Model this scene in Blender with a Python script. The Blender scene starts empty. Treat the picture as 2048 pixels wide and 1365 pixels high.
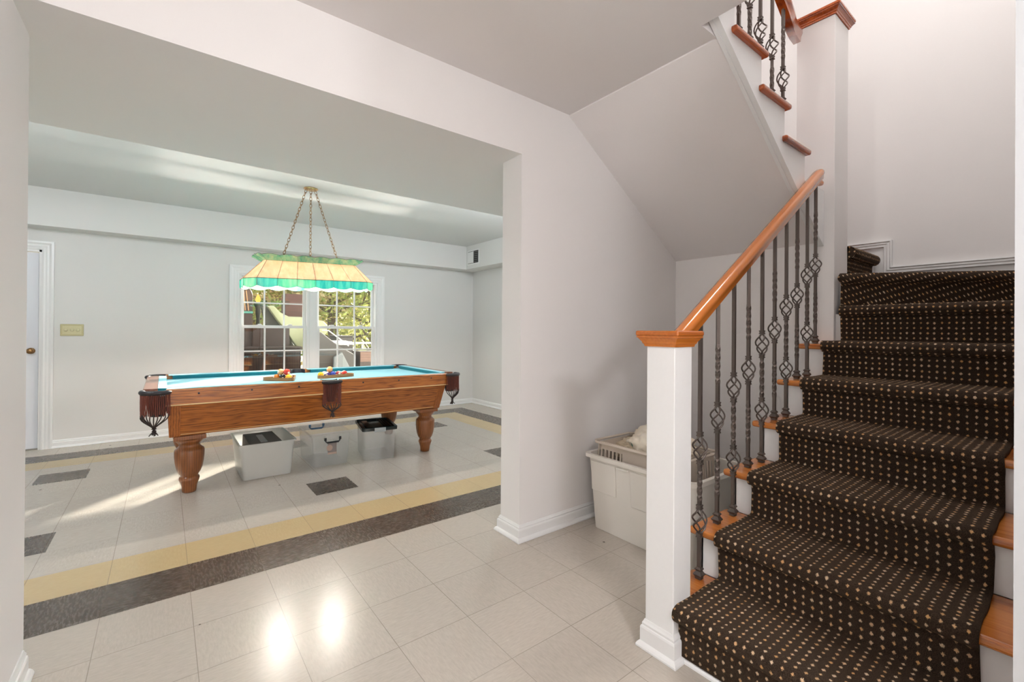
import bpy, bmesh, math, random
from mathutils import Vector, Matrix, Quaternion
PI = math.pi
scene = bpy.context.scene
COL = scene.collection

# ------------------------------------------------------------------ camera
CAMH = 1.2025
def set_camera():
    f, yaw, pit, rol, sy = 898.063, 0.658756692, 2.604e-3, 7.1295e-3, -22.867
    fw = Vector((math.sin(yaw)*math.cos(pit), math.cos(yaw)*math.cos(pit), math.sin(pit)))
    r = Vector((math.cos(yaw), -math.sin(yaw), 0)); u = r.cross(fw)
    r2 = r*math.cos(rol) + u*math.sin(rol); u2 = -r*math.sin(rol) + u*math.cos(rol)
    cd = bpy.data.cameras.new('camera'); co = bpy.data.objects.new('camera', cd); COL.objects.link(co)
    m = Matrix(((r2.x, u2.x, -fw.x, 0), (r2.y, u2.y, -fw.y, 0), (r2.z, u2.z, -fw.z, CAMH), (0, 0, 0, 1)))
    co.matrix_world = m
    cd.sensor_width = 36; cd.lens = f*36/2048; cd.shift_y = sy/2048
    cd.clip_start = 0.03; cd.clip_end = 200
    scene.camera = co
set_camera()

# ------------------------------------------------------------------ light and exposure
scene.view_settings.view_transform = 'Standard'
scene.view_settings.look = 'None'
scene.view_settings.gamma = 1.0
scene.view_settings.use_curve_mapping = False
scene.view_settings.exposure = 0.38

world = bpy.data.worlds.new('world'); scene.world = world; world.use_nodes = True
wn = world.node_tree; wn.nodes.clear()
wo = wn.nodes.new('ShaderNodeOutputWorld'); bgn = wn.nodes.new('ShaderNodeBackground')
sky = wn.nodes.new('ShaderNodeTexSky'); sky.sky_type = 'NISHITA'
sky.sun_disc = False; sky.sun_elevation = math.radians(32); sky.sun_rotation = math.radians(48); sky.air_density = 1.0; sky.dust_density = 2.5
mx = wn.nodes.new('ShaderNodeMixRGB'); mx.inputs[0].default_value = 0.55; mx.inputs[2].default_value = (3.6, 3.9, 3.8, 1)
wn.links.new(sky.outputs[0], mx.inputs[1]); wn.links.new(mx.outputs[0], bgn.inputs[0]); bgn.inputs[1].default_value = 0.34
wn.links.new(bgn.outputs[0], wo.inputs[0])

def add_light(kind, name, loc, energy, color=(1, 1, 1), size=0.5, sizey=None, rot=(0, 0, 0), spread=None):
    d = bpy.data.lights.new(name, kind); d.energy = energy; d.color = color
    if kind == 'AREA':
        d.shape = 'RECTANGLE' if sizey else 'DISK'; d.size = size
        if sizey: d.size_y = sizey
        if spread: d.spread = spread
    elif kind in ('POINT', 'SPOT'):
        d.shadow_soft_size = size
    o = bpy.data.objects.new(name, d); o.location = loc; o.rotation_euler = rot
    COL.objects.link(o); return o
# low sun coming in through the right half of the window
sd = Vector((0.67, 0.74, 0.0)).normalized(); el = math.radians(16)
sdir = Vector((sd.x*math.cos(el), sd.y*math.cos(el), math.sin(el)))
s = add_light('SUN', 'sun', (8, 12, 4), 24.0, (1.0, 0.93, 0.84))
s.data.angle = math.radians(2.2)
s.rotation_euler = sdir.to_track_quat('Z', 'Y').to_euler()
# unseen fill lights added to brighten the rooms; upper hall light follows baluster shadows
add_light('POINT', 'hall_fill_light', (0.05, -0.25, 2.30), 2.5, (0.985, 0.98, 1.0), 0.10)
add_light('POINT', 'corridor_fill_light', (0.40, -1.15, 1.95), 60, (0.985, 0.98, 1.0), 0.16)
add_light('POINT', 'corridor_fill_light', (2.20, -3.6, 1.75), 110, (0.985, 0.98, 1.0), 0.16)
add_light('POINT', 'pool_room_fill_light', (-1.2, 3.45, 2.40), 30, (0.88, 0.94, 1.0), 0.12)
add_light('POINT', 'pool_room_fill_light', (3.0, 3.45, 2.40), 34, (0.88, 0.94, 1.0), 0.12)
add_light('POINT', 'upper_hall_light', (0.25, 0.9, 3.75), 18, (1.0, 0.97, 0.96), 0.07)
add_light('AREA', 'stairwell_fill_light', (2.75, 0.45, 4.7), 22, (1.0, 0.97, 0.96), 0.6)

# ------------------------------------------------------------------ materials
class NT:
    def __init__(self, name):
        self.m = bpy.data.materials.new(name); self.m.use_nodes = True
        self.t = self.m.node_tree; self.t.nodes.clear()
        self.out = self.t.nodes.new('ShaderNodeOutputMaterial')
    def n(self, typ, ins=None, **kw):
        nd = self.t.nodes.new(typ)
        for k, v in kw.items(): setattr(nd, k, v)
        for k, v in (ins or {}).items(): self.set(nd, k, v)
        return nd
    def set(self, nd, k, v):
        if isinstance(v, bpy.types.Node): v = v.outputs[0]
        if isinstance(v, bpy.types.NodeSocket): self.t.links.new(v, nd.inputs[k])
        else:
            if isinstance(v, (tuple, list)) and len(v) == 3 and nd.inputs[k].type == 'RGBA': v = (*v, 1)
            nd.inputs[k].default_value = v
    def M(self, op, a, b=None, c=None):
        nd = self.t.nodes.new('ShaderNodeMath'); nd.operation = op
        self.set(nd, 0, a)
        if b is not None: self.set(nd, 1, b)
        if c is not None: self.set(nd, 2, c)
        return nd.outputs[0]
    def mix(self, f, a, b):
        nd = self.t.nodes.new('ShaderNodeMixRGB'); self.set(nd, 0, f); self.set(nd, 1, a); self.set(nd, 2, b); return nd.outputs[0]
    def noise(self, vec, scale, detail=3, rough=0.5):
        nd = self.n('ShaderNodeTexNoise', {'Scale': scale, 'Detail': detail, 'Roughness': rough})
        if vec is not None: self.set(nd, 'Vector', vec)
        return nd
    def ramp(self, fac, stops):
        nd = self.n('ShaderNodeValToRGB', {'Fac': fac}); cr = nd.color_ramp
        while len(cr.elements) > 1: cr.elements.remove(cr.elements[0])
        cr.elements[0].position = stops[0][0]; cr.elements[0].color = (*stops[0][1], 1)
        for p, c in stops[1:]:
            e = cr.elements.new(p); e.color = (*c, 1)
        return nd.outputs[0]
    def bsdf(self, **ins):
        nd = self.n('ShaderNodeBsdfPrincipled'); 
        for k, v in ins.items(): self.set(nd, k.replace('_', ' '), v)
        self.t.links.new(nd.outputs[0], self.out.inputs[0]); return nd
    def bump(self, h, s, d=0.01):
        return self.n('ShaderNodeBump', {'Height': h, 'Strength': s, 'Distance': d}).outputs[0]

def srgb(r, g, b):
    f = lambda c: (c/255/12.92) if c/255 <= 0.04045 else ((c/255+0.055)/1.055)**2.4
    return (f(r), f(g), f(b))

def simple(name, col, rough=0.5, metal=0.0, bump=0.0, bscale=200, **kw):
    t = NT(name); ins = dict(Base_Color=col, Roughness=rough, Metallic=metal)
    tc = t.n('ShaderNodeTexCoord'); nz = t.noise(tc.outputs['Object'], bscale, 2)
    # a little natural unevenness of the surface itself
    ins['Base_Color'] = t.mix(t.M('MULTIPLY', nz.outputs[0], 0.12), col, tuple(c*0.8 for c in col))
    if bump: ins['Normal'] = t.bump(nz.outputs[0], bump, 0.002)
    ins.update(kw); t.bsdf(**ins); return t.m

def wood(name, light, dark, scale=1.0, rough=0.25, axis='X', rings=9.0, coat=0.3, dist=6.0):
    t = NT(name); tc = t.n('ShaderNodeTexCoord')
    mp = t.n('ShaderNodeMapping', {'Vector': tc.outputs['Object']})
    sc = {'X': (0.12, 1, 1), 'Y': (1, 0.12, 1), 'Z': (1, 1, 0.12)}[axis]
    mp.inputs['Scale'].default_value = tuple(q*scale for q in sc)
    wv = t.n('ShaderNodeTexWave', {'Vector': mp.outputs[0], 'Scale': rings, 'Distortion': dist, 'Detail': 3, 'Detail Scale': 1.6})
    wv.wave_type = 'BANDS'; wv.bands_direction = {'X': 'Z', 'Y': 'Z', 'Z': 'X'}[axis]
    mp2 = t.n('ShaderNodeMapping', {'Vector': tc.outputs['Object']}); mp2.inputs['Scale'].default_value = tuple(q*scale for q in {'X': (.06, 1, 1), 'Y': (1, .06, 1), 'Z': (1, 1, .06)}[axis])
    nz = t.noise(mp2.outputs[0], 90, 3)
    big = t.noise(tc.outputs['Object'], 3, 2)
    f = t.M('ADD', t.M('MULTIPLY', t.M('POWER', wv.outputs[1], 1.8), 0.6), t.M('MULTIPLY', t.M('SUBTRACT', nz.outputs[0], 0.42), 1.1))
    f = t.M('ADD', f, t.M('MULTIPLY', t.M('SUBTRACT', big.outputs[0], .5), .4))
    cl = t.n('ShaderNodeClamp', {0: f})
    t.bsdf(Base_Color=t.mix(cl.outputs[0], light, dark), Roughness=rough, Coat_Weight=coat, Coat_Roughness=0.12, Normal=t.bump(nz.outputs[0], 0.06, 0.001))
    return t.m

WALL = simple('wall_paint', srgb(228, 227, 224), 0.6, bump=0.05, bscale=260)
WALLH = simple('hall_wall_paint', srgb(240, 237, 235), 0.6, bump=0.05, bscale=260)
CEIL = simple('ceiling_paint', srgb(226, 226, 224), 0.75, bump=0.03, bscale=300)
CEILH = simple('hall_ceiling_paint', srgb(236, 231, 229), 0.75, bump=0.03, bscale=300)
TRIM = simple('white_trim_paint', srgb(240, 240, 239), 0.3, bump=0.02, bscale=60)
DOORM = simple('door_paint', srgb(232, 234, 240), 0.4)
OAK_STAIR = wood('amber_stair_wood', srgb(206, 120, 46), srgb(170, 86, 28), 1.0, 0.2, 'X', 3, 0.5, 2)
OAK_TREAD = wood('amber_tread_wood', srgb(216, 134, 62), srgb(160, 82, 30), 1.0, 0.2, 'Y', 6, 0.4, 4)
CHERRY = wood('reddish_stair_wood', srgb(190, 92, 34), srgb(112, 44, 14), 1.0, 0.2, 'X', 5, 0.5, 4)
OAK_TABLE = wood('oak_table_wood', srgb(190, 112, 44), srgb(104, 50, 14), 1.0, 0.28, 'X', 14, 0.35, 14)
OAK_TABLEV = wood('oak_table_wood_upright', srgb(186, 108, 44), srgb(112, 56, 18), 1.0, 0.28, 'Z', 20, 0.35, 4)
OAK_LEG = wood('oak_leg_wood', srgb(150, 90, 44), srgb(112, 64, 32), 1.0, 0.3, 'Z', 22, 0.4, 3)
RAILTOP = wood('worn_rail_top_wood', srgb(150, 104, 84), srgb(110, 70, 54), 1.0, 0.25, 'Y', 12, 0.4, 4)
GOLDTRIM = simple('brass_coloured_strip', srgb(232, 196, 138), 0.3)
IRON = simple('dark_hammered_iron', srgb(104, 94, 88), 0.45, 0.65, bump=0.6, bscale=160)
FELT = simple('blue_felt', srgb(140, 198, 212), 0.85, bump=0.2, bscale=900)
FELTD = simple('teal_cushion_felt', srgb(30, 120, 132), 0.8, bump=0.2, bscale=900)
LEATHER = simple('black_leather', srgb(44, 40, 44), 0.35, bump=0.3, bscale=120)
FRINGE = simple('red_brown_leather', srgb(110, 52, 38), 0.55, bump=0.3, bscale=200)
FRINGED = simple('dark_brown_leather', srgb(56, 44, 42), 0.55, bump=0.3, bscale=200)
BRASS = simple('antique_brass', srgb(150, 116, 76), 0.35, 0.9)
IVORY = simple('ivory_plate', srgb(206, 200, 160), 0.35, 0.2)
BLACKP = simple('black_plastic', srgb(36, 38, 44), 0.35)
BLUEP = simple('blue_plastic', srgb(86, 132, 176), 0.35)
GREYHOLE = simple('dark_duct', srgb(60, 60, 58), 0.8)

def plastic_clear(name, tint, opac, rough=0.15):
    t = NT(name)
    d = t.n('ShaderNodeBsdfDiffuse', {'Color': tint}); tr = t.n('ShaderNodeBsdfTranslucent', {'Color': tint})
    a = t.n('ShaderNodeMixShader', {0: 0.4, 1: d.outputs[0], 2: tr.outputs[0]})
    g = t.n('ShaderNodeBsdfGlossy', {'Color': (1, 1, 1), 'Roughness': rough})
    tp = t.n('ShaderNodeBsdfTransparent', {'Color': (0.995, 0.998, 1.0)})
    fr = t.n('ShaderNodeLayerWeight', {'Blend': 0.35})
    b = t.n('ShaderNodeMixShader', {0: opac, 1: tp.outputs[0], 2: a.outputs[0]})
    c = t.n('ShaderNodeMixShader', {0: t.M('ADD', 0.04, t.M('MULTIPLY', t.M('POWER', fr.outputs['Facing'], 3.0), 0.4)), 1: b.outputs[0], 2: g.outputs[0]})
    t.t.links.new(c.outputs[0], t.out.inputs[0]); return t.m
CLEAR = plastic_clear('clear_plastic', srgb(255, 255, 255), 0.13)
FROST = plastic_clear('cloudy_plastic', srgb(255, 255, 252), 0.7, 0.3)
DARKCLEAR = plastic_clear('smoked_plastic_lid', srgb(30, 46, 54), 0.85, 0.1)
TOTE = simple('cream_white_plastic', srgb(232, 226, 216), 0.4)
BASKETM = simple('beige_plastic', srgb(214, 200, 184), 0.45)

def glass_mat():
    t = NT('window_glass')
    tp = t.n('ShaderNodeBsdfTransparent', {'Color': (0.96, 0.98, 0.97)})
    g = t.n('ShaderNodeBsdfGlossy', {'Color': (1, 1, 1), 'Roughness': 0.01})
    c = t.n('ShaderNodeMixShader', {0: 0.05, 1: tp.outputs[0], 2: g.outputs[0]})
    t.t.links.new(c.outputs[0], t.out.inputs[0]); return t.m
GLASS = glass_mat()

def stained(name, c1, c2, trn=.6):
    t = NT(name); tc = t.n('ShaderNodeTexCoord')
    mp = t.n('ShaderNodeMapping', {'Vector': tc.outputs['Object']}); mp.inputs['Scale'].default_value = (1, 1, 0.18)
    nz = t.noise(mp.outputs[0], 26, 4, 0.6); col = t.ramp(nz.outputs[0], [(0.3, c1), (0.5, tuple((a+b)/2 for a, b in zip(c1, c2))), (0.68, c2)])
    d = t.n('ShaderNodeBsdfDiffuse', {'Color': col}); tr = t.n('ShaderNodeBsdfTranslucent', {'Color': col})
    a = t.n('ShaderNodeMixShader', {0: trn, 1: d.outputs[0], 2: tr.outputs[0]})
    g = t.n('ShaderNodeBsdfGlossy', {'Color': (1, 1, 1), 'Roughness': 0.12})
    c = t.n('ShaderNodeMixShader', {0: 0.06, 1: a.outputs[0], 2: g.outputs[0]})
    t.t.links.new(c.outputs[0], t.out.inputs[0]); return t.m
CREAMG = stained('cream_stained_glass', srgb(244, 206, 172), srgb(250, 226, 200), .42)
GREENG = stained('green_stained_glass', srgb(78, 184, 164), srgb(180, 224, 190), .45)
GREENG2 = stained('pale_green_stained_glass', srgb(110, 214, 190), srgb(222, 246, 214))
TEALG = stained('turquoise_stained_glass', srgb(52, 172, 170), srgb(134, 212, 194), .45)
LEAD = simple('lead_came', srgb(70, 52, 32), 0.4, 0.5)

def floor_mat():
    t = NT('vinyl_tile_floor'); tc = t.n('ShaderNodeTexCoord')
    sep = t.n('ShaderNodeSeparateXYZ', {0: tc.outputs['Object']})
    u = t.M('MULTIPLY', sep.outputs[0], 1/0.3048); v = t.M('MULTIPLY', sep.outputs[1], 1/0.3048)
    def box(u0, u1, v0, v1):
        a = t.M('MULTIPLY', t.M('GREATER_THAN', u, u0), t.M('LESS_THAN', u, u1))
        b = t.M('MULTIPLY', t.M('GREATER_THAN', v, v0), t.M('LESS_THAN', v, v1))
        return t.M('MULTIPLY', a, b)
    def line(c, off, per, w, soft=0):
        x = t.M('ABSOLUTE', t.M('SUBTRACT', t.M('FRACT', t.M('DIVIDE', t.M('SUBTRACT', c, off-per/2), per)), 0.5))
        return t.M('LESS_THAN', x, w/per)
    outer = box(-5.6, 12.03, 8.245, 19.71); mid = box(-4.67, 11.09, 9.24, 18.79); inn = box(-3.7, 10.15, 10.17, 17.88)
    dark = t.M('SUBTRACT', outer, mid); yel = t.M('SUBTRACT', mid, inn)
    blk = None
    for cu, cv in ((-2.12, 11.72), (3.38, 11.75), (8.8, 11.72), (-2.1, 16.65), (3.38, 16.68), (8.78, 16.75)):
        b = box(cu-.5, cu+.5, cv-.5, cv+.5); blk = b if blk is None else t.M('MAXIMUM', blk, b)
    dark = t.M('MAXIMUM', dark, blk)
    # seams
    lu = line(u, 0.335, 1, 0.0042); lv = line(v, 0.262, 1, 0.0042)
    hall = t.M('LESS_THAN', v, 8.245)
    seam_h = t.M('MULTIPLY', hall, t.M('MAXIMUM', lu, lv))
    lu2 = line(u, 0.335, 1, 0.0045); 
    lv2 = line(v, 0.2, 1, 0.004)
    seam_r = t.M('MULTIPLY', t.M('SUBTRACT', 1.0, hall), t.M('MAXIMUM', lu2, t.M('MULTIPLY', t.M('MULTIPLY', lv2, inn), 0.4)))
    snz = t.noise(tc.outputs['Object'], 1.3, 1).outputs[0]
    seam = t.M('MULTIPLY', t.M('MAXIMUM', seam_h, seam_r), t.M('ADD', 0.15, t.M('MULTIPLY', snz, 0.9)))
    # per tile tone
    fu = t.M('FLOOR', t.M('SUBTRACT', u, 0.335)); fv = t.M('FLOOR', t.M('SUBTRACT', v, 0.262))
    cv = t.n('ShaderNodeCombineXYZ', {0: fu, 1: fv, 2: 0.0})
    wn_ = t.n('ShaderNodeTexWhiteNoise', {'Vector': cv.outputs[0]})
    par = t.M('MODULO', t.M('ABSOLUTE', t.M('ADD', fu, fv)), 2.0)
    mpa = t.n('ShaderNodeMapping', {'Vector': tc.outputs['Object']}); mpa.inputs['Scale'].default_value = (26, 120, 1)
    mpb = t.n('ShaderNodeMapping', {'Vector': tc.outputs['Object']}); mpb.inputs['Scale'].default_value = (120, 26, 1)
    na = t.noise(mpa.outputs[0], 1.0, 5, 0.65).outputs[0]; nb = t.noise(mpb.outputs[0], 1.0, 5, 0.65).outputs[0]
    streak = t.M('ADD', t.M('MULTIPLY', na, par), t.M('MULTIPLY', nb, t.M('SUBTRACT', 1.0, par)))
    big = t.noise(tc.outputs['Object'], 1.1, 2).outputs[0]
    cream = t.mix(streak, srgb(176, 166, 154), srgb(210, 201, 189))
    yc = t.mix(streak, srgb(188, 164, 120), srgb(208, 186, 144))
    dk = t.mix(streak, srgb(56, 48, 41), srgb(100, 88, 77))
    # scratches and scuffs on the dark stripe
    vs = t.n('ShaderNodeTexVoronoi', {'Vector': t.n('ShaderNodeMapping', {'Vector': tc.outputs['Object'], 'Rotation': (0, 0, .6), 'Scale': (4, 26, 1)}).outputs[0], 'Scale': 3.0}); vs.feature = 'DISTANCE_TO_EDGE'
    vs2 = t.n('ShaderNodeTexVoronoi', {'Vector': t.n('ShaderNodeMapping', {'Vector': tc.outputs['Object'], 'Rotation': (0, 0, -.9), 'Scale': (3, 30, 1)}).outputs[0], 'Scale': 3.0}); vs2.feature = 'DISTANCE_TO_EDGE'
    scr = t.M('MAXIMUM', t.M('LESS_THAN', vs.outputs[0], 0.012), t.M('LESS_THAN', vs2.outputs[0], 0.010))
    msk = t.noise(tc.outputs['Object'], 5, 3).outputs[0]
    scr = t.M('MULTIPLY', scr, t.M('MULTIPLY', t.M('GREATER_THAN', msk, 0.5), 0.5))
    dk = t.mix(scr, dk, srgb(150, 142, 132))
    col = t.mix(yel, cream, yc); col = t.mix(dark, col, dk)
    tone = t.M('ADD', 0.93, t.M('ADD', t.M('MULTIPLY', wn_.outputs[0], 0.05), t.M('MULTIPLY', big, 0.07)))
    col = t.mix(1.0, col, t.n('ShaderNodeCombineColor', {0: tone, 1: tone, 2: tone}).outputs[0]); 
    for nd in t.t.nodes:
        if nd.type == 'MIX_RGB' and nd.inputs[0].default_value == 1.0 and not nd.inputs[0].is_linked: nd.blend_type = 'MULTIPLY'
    # chips
    vc = t.n('ShaderNodeTexVoronoi', {'Vector': tc.outputs['Object'], 'Scale': 7.0}); vc.inputs['Randomness'].default_value = 1
    vn = t.noise(tc.outputs['Object'], 90, 2).outputs[0]
    csep = t.n('ShaderNodeSeparateColor', {0: vc.outputs['Color']})
    r_ = t.M('MULTIPLY', t.M('POWER', csep.outputs[0], 6.0), 0.075)
    chip = t.M('LESS_THAN', t.M('ADD', vc.outputs['Distance'], t.M('MULTIPLY', t.M('SUBTRACT', vn, .5), 0.05)), r_)
    col = t.mix(t.M('MULTIPLY', chip, 0.85), col, srgb(82, 74, 66))
    col = t.mix(t.M('MULTIPLY', seam, 0.85), col, srgb(110, 98, 84))
    rough = t.M('ADD', 0.16, t.M('MULTIPLY', streak, 0.16))
    rough = t.M('ADD', rough, t.M('MULTIPLY', dark, 0.03))
    bmp = t.bump(t.M('ADD', t.M('MULTIPLY', t.noise(tc.outputs['Object'], 14, 3).outputs[0], 1.0), t.M('MULTIPLY', t.M('SUBTRACT', 1.0, seam), 0.6)), 0.12, 0.002)
    t.bsdf(Base_Color=col, Roughness=rough, Normal=bmp, Specular_IOR_Level=0.55)
    return t.m
FLOORM = floor_mat()

def carpet_mat():
    t = NT('dotted_carpet'); uv = t.n('ShaderNodeUVMap')
    tc = t.n('ShaderNodeTexCoord')
    wob = t.noise(tc.outputs['Object'], 420, 2)
    sep = t.n('ShaderNodeSeparateXYZ', {0: uv.outputs[0]})
    P = 0.0275
    cell = t.n('ShaderNodeCombineXYZ', {0: t.M('FLOOR', t.M('DIVIDE', sep.outputs[0], P)), 1: t.M('FLOOR', t.M('DIVIDE', sep.outputs[1], P)), 2: 0.0})
    wn_ = t.n('ShaderNodeTexWhiteNoise', {'Vector': cell.outputs[0]}); wn_.noise_dimensions = '3D'
    wc = t.n('ShaderNodeSeparateColor', {0: wn_.outputs['Color']})
    fx = t.M('SUBTRACT', t.M('FRACT', t.M('DIVIDE', sep.outputs[0], P)), 0.5); fy = t.M('SUBTRACT', t.M('FRACT', t.M('DIVIDE', sep.outputs[1], P)), 0.5)
    fx = t.M('ADD', fx, t.M('MULTIPLY', t.M('SUBTRACT', wc.outputs[0], .5), 0.12)); fy = t.M('ADD', fy, t.M('MULTIPLY', t.M('SUBTRACT', wc.outputs[1], .5), 0.12))
    d = t.M('ADD', t.M('POWER', t.M('ABSOLUTE', fx), 1.3), t.M('POWER', t.M('ABSOLUTE', t.M('MULTIPLY', fy, 0.8)), 1.3))
    d = t.M('ADD', d, t.M('MULTIPLY', t.M('SUBTRACT', wob.outputs[0], 0.5), 0.30))
    rad = t.M('ADD', 0.075, t.M('MULTIPLY', wc.outputs[2], 0.045))
    mk = t.n('ShaderNodeMapRange', {0: d, 1: t.M('SUBTRACT', rad, 0.03), 2: t.M('ADD', rad, 0.03), 3: 1.0, 4: 0.0}).outputs[0]
    fib = t.noise(tc.outputs['Object'], 380, 4, 0.75).outputs[0]
    wear = t.noise(tc.outputs['Object'], 6, 3).outputs[0]
    base = t.mix(t.n('ShaderNodeMapRange', {0: fib, 1: .38, 2: .72, 3: 0.0, 4: 1.0}).outputs[0], srgb(14, 10, 8), srgb(92, 74, 60))
    base = t.mix(t.M('MULTIPLY', wear, 0.25), base, srgb(74, 58, 44))
    dc = t.mix(wc.outputs[0], srgb(240, 214, 182), srgb(224, 170, 110))
    dc = t.mix(t.n('ShaderNodeMapRange', {0: fib, 1: .3, 2: .6, 3: .35, 4: 0.0}).outputs[0], dc, srgb(120, 84, 52))
    col = t.mix(mk, base, dc)
    h = t.M('ADD', fib, t.M('MULTIPLY', mk, 0.5))
    t.bsdf(Base_Color=col, Roughness=0.95, Normal=t.bump(h, 0.7, 0.004), Sheen_Weight=0.18, Sheen_Roughness=0.4, Sheen_Tint=srgb(190, 160, 130), Specular_IOR_Level=0.15)
    return t.m
CARPET = carpet_mat()

# ------------------------------------------------------------------ mesh helpers
class MB:
    def __init__(s): s.bm = bmesh.new()
    def face(s, vs):
        try: return s.bm.faces.new(vs)
        except ValueError: return None
    def box(s, x0, x1, y0, y1, z0, z1):
        v = [s.bm.verts.new(p) for p in ((x0, y0, z0), (x1, y0, z0), (x1, y1, z0), (x0, y1, z0), (x0, y0, z1), (x1, y0, z1), (x1, y1, z1), (x0, y1, z1))]
        for f in ((0, 3, 2, 1), (4, 5, 6, 7), (0, 1, 5, 4), (1, 2, 6, 5), (2, 3, 7, 6), (3, 0, 4, 7)): s.face([v[i] for i in f])
        return s
    def hexa(s, bot, top):
        b = [s.bm.verts.new(p) for p in bot]; t = [s.bm.verts.new(p) for p in top]; n = len(b)
        s.face(b[::-1]); s.face(t)
        for i in range(n): s.face([b[i], b[(i+1) % n], t[(i+1) % n], t[i]])
        return s
    def prism(s, poly, h0, h1, axis='z'):
        f = {'z': lambda a, b, h: (a, b, h), 'y': lambda a, b, h: (a, h, b), 'x': lambda a, b, h: (h, a, b)}[axis]
        return s.hexa([f(a, b, h0) for a, b in poly], [f(a, b, h1) for a, b in poly])
    def ring_strip(s, rings, closed=False, caps=True):
        R = [[s.bm.verts.new(p) for p in r] for r in rings]; n = len(R[0])
        m = len(R)
        for i in range(m if closed else m-1):
            a, b = R[i], R[(i+1) % m]
            for j in range(n): s.face([a[j], a[(j+1) % n], b[(j+1) % n], b[j]])
        if caps and not closed: s.face(R[0][::-1]); s.face(R[-1])
        return s
    def tube(s, pts, r, n=8, closed=False, caps=True):
        pts = [Vector(p) for p in pts]; m = len(pts); rs = r if isinstance(r, (list, tuple)) else [r]*m
        rings = []; up = None
        for i, p in enumerate(pts):
            if closed: d = pts[(i+1) % m]-pts[i-1]
            else: d = pts[min(i+1, m-1)]-pts[max(i-1, 0)]
            if d.length < 1e-9: d = Vector((0, 0, 1))
            d.normalize()
            if up is None: up = d.orthogonal().normalized()
            up = (up - d*up.dot(d)); up = up.normalized() if up.length > 1e-6 else d.orthogonal().normalized()
            w = d.cross(up)
            rings.append([p+(up*math.cos(2*PI*k/n)+w*math.sin(2*PI*k/n))*rs[i] for k in range(n)])
        return s.ring_strip(rings, closed, caps)
    def lathe(s, prof, c=(0, 0, 0), n=24, caps=True, flute=None):
        rings = []
        for r, z in prof:
            ring = []
            for k in range(n):
                rr = r
                if flute and flute[0] <= z <= flute[1]: rr = r*(1-flute[2]*(0.5+0.5*math.cos(flute[3]*2*PI*k/n)))
                ring.append((c[0]+rr*math.cos(2*PI*k/n), c[1]+rr*math.sin(2*PI*k/n), c[2]+z))
            rings.append(ring)
        return s.ring_strip(rings, False, caps)
    def sphere(s, c, r, u=20, v=12, sc=(1, 1, 1)):
        prof = [(max(1e-5, r*math.sin(PI*i/v)), -r*math.cos(PI*i/v)) for i in range(v+1)]
        rings = [[(c[0]+p[0]*math.cos(2*PI*k/u)*sc[0], c[1]+p[0]*math.sin(2*PI*k/u)*sc[1], c[2]+p[1]*sc[2]) for k in range(u)] for p in prof]
        return s.ring_strip(rings, False, True)
    def molding(s, path, prof, closed=False):
        """path: xy points; prof: (out, z) polygon; out is to the right-hand side of the direction of travel."""
        n = len(path); rings = []
        P = [Vector((p[0], p[1])) for p in path]
        for i in range(n):
            def nrm(a, b):
                d = (b-a).normalized(); return Vector((d.y, -d.x))
            if closed: n1, n2 = nrm(P[i-1], P[i]), nrm(P[i], P[(i+1) % n])
            else:
                n1 = nrm(P[i-1], P[i]) if i > 0 else None; n2 = nrm(P[i], P[i+1]) if i < n-1 else None
                n1 = n1 or n2; n2 = n2 or n1
            m = (n1+n2); m = m/(m.dot(n1)) if abs(m.dot(n1)) > 1e-6 else n1
            rings.append([(P[i].x+m.x*o, P[i].y+m.y*o, z) for o, z in prof])
        return s.ring_strip(rings, closed, not closed)
    def build(s, name, mat, parent=None, bevel=0, smooth=False, segs=2, kind=None, angle=40, loc=None):
        bmesh.ops.recalc_face_normals(s.bm, faces=s.bm.faces)
        me = bpy.data.meshes.new(name); s.bm.to_mesh(me); s.bm.free()
        o = bpy.data.objects.new(name, me); COL.objects.link(o)
        me.materials.append(mat)
        if bevel:
            b = o.modifiers.new('bevel', 'BEVEL'); b.width = bevel; b.segments = segs; b.limit_method = 'ANGLE'; b.angle_limit = math.radians(35); b.harden_normals = False
        if smooth:
            for p in me.polygons: p.use_smooth = True
            me.set_sharp_from_angle(angle=math.radians(angle))
        if parent is not None:
            o.parent = parent; o.matrix_parent_inverse = Matrix.Translation(parent.location).inverted() if parent.type == 'EMPTY' and parent.rotation_euler[2] == 0 else Matrix.Identity(4)
        if kind: o['kind'] = kind
        return o

def tag(o, label=None, cat=None, group=None, kind=None):
    if label: o['label'] = label
    if cat: o['category'] = cat
    if group: o['group'] = group
    if kind: o['kind'] = kind
    return o
def thing(name, label, cat, loc=(0, 0, 0), rotz=0, group=None):
    o = bpy.data.objects.new(name, None); COL.objects.link(o); o.location = loc; o.rotation_euler = (0, 0, rotz)
    o.empty_display_size = 0.05
    return tag(o, label, cat, group)
def localpart(o, parent):
    """part built in the parent's own coordinates"""
    o.parent = parent; o.matrix_parent_inverse = Matrix.Identity(4); return o
def copy_tree(o, parent=None):
    c = o.copy(); COL.objects.link(c); c.parent = parent
    for ch in list(o.children): copy_tree(ch, c)
    return c
def struct(name, mb, mat, **kw): return mb.build(name, mat, kind='structure', **kw)

# ================================================================== ROOM SHELL
HZ, PZ, ZH = 2.552, 2.535, 2.216      # hall ceiling, pool ceiling, header underside
JX, JL = 1.611, -0.378                # right jamb and left jamb of the opening
BX = 4.06                             # stair back wall
TOP = 5.2
struct('floor', MB().box(-3.2, 4.3, -5.5, 6.5, -0.05, 0), FLOORM)

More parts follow.
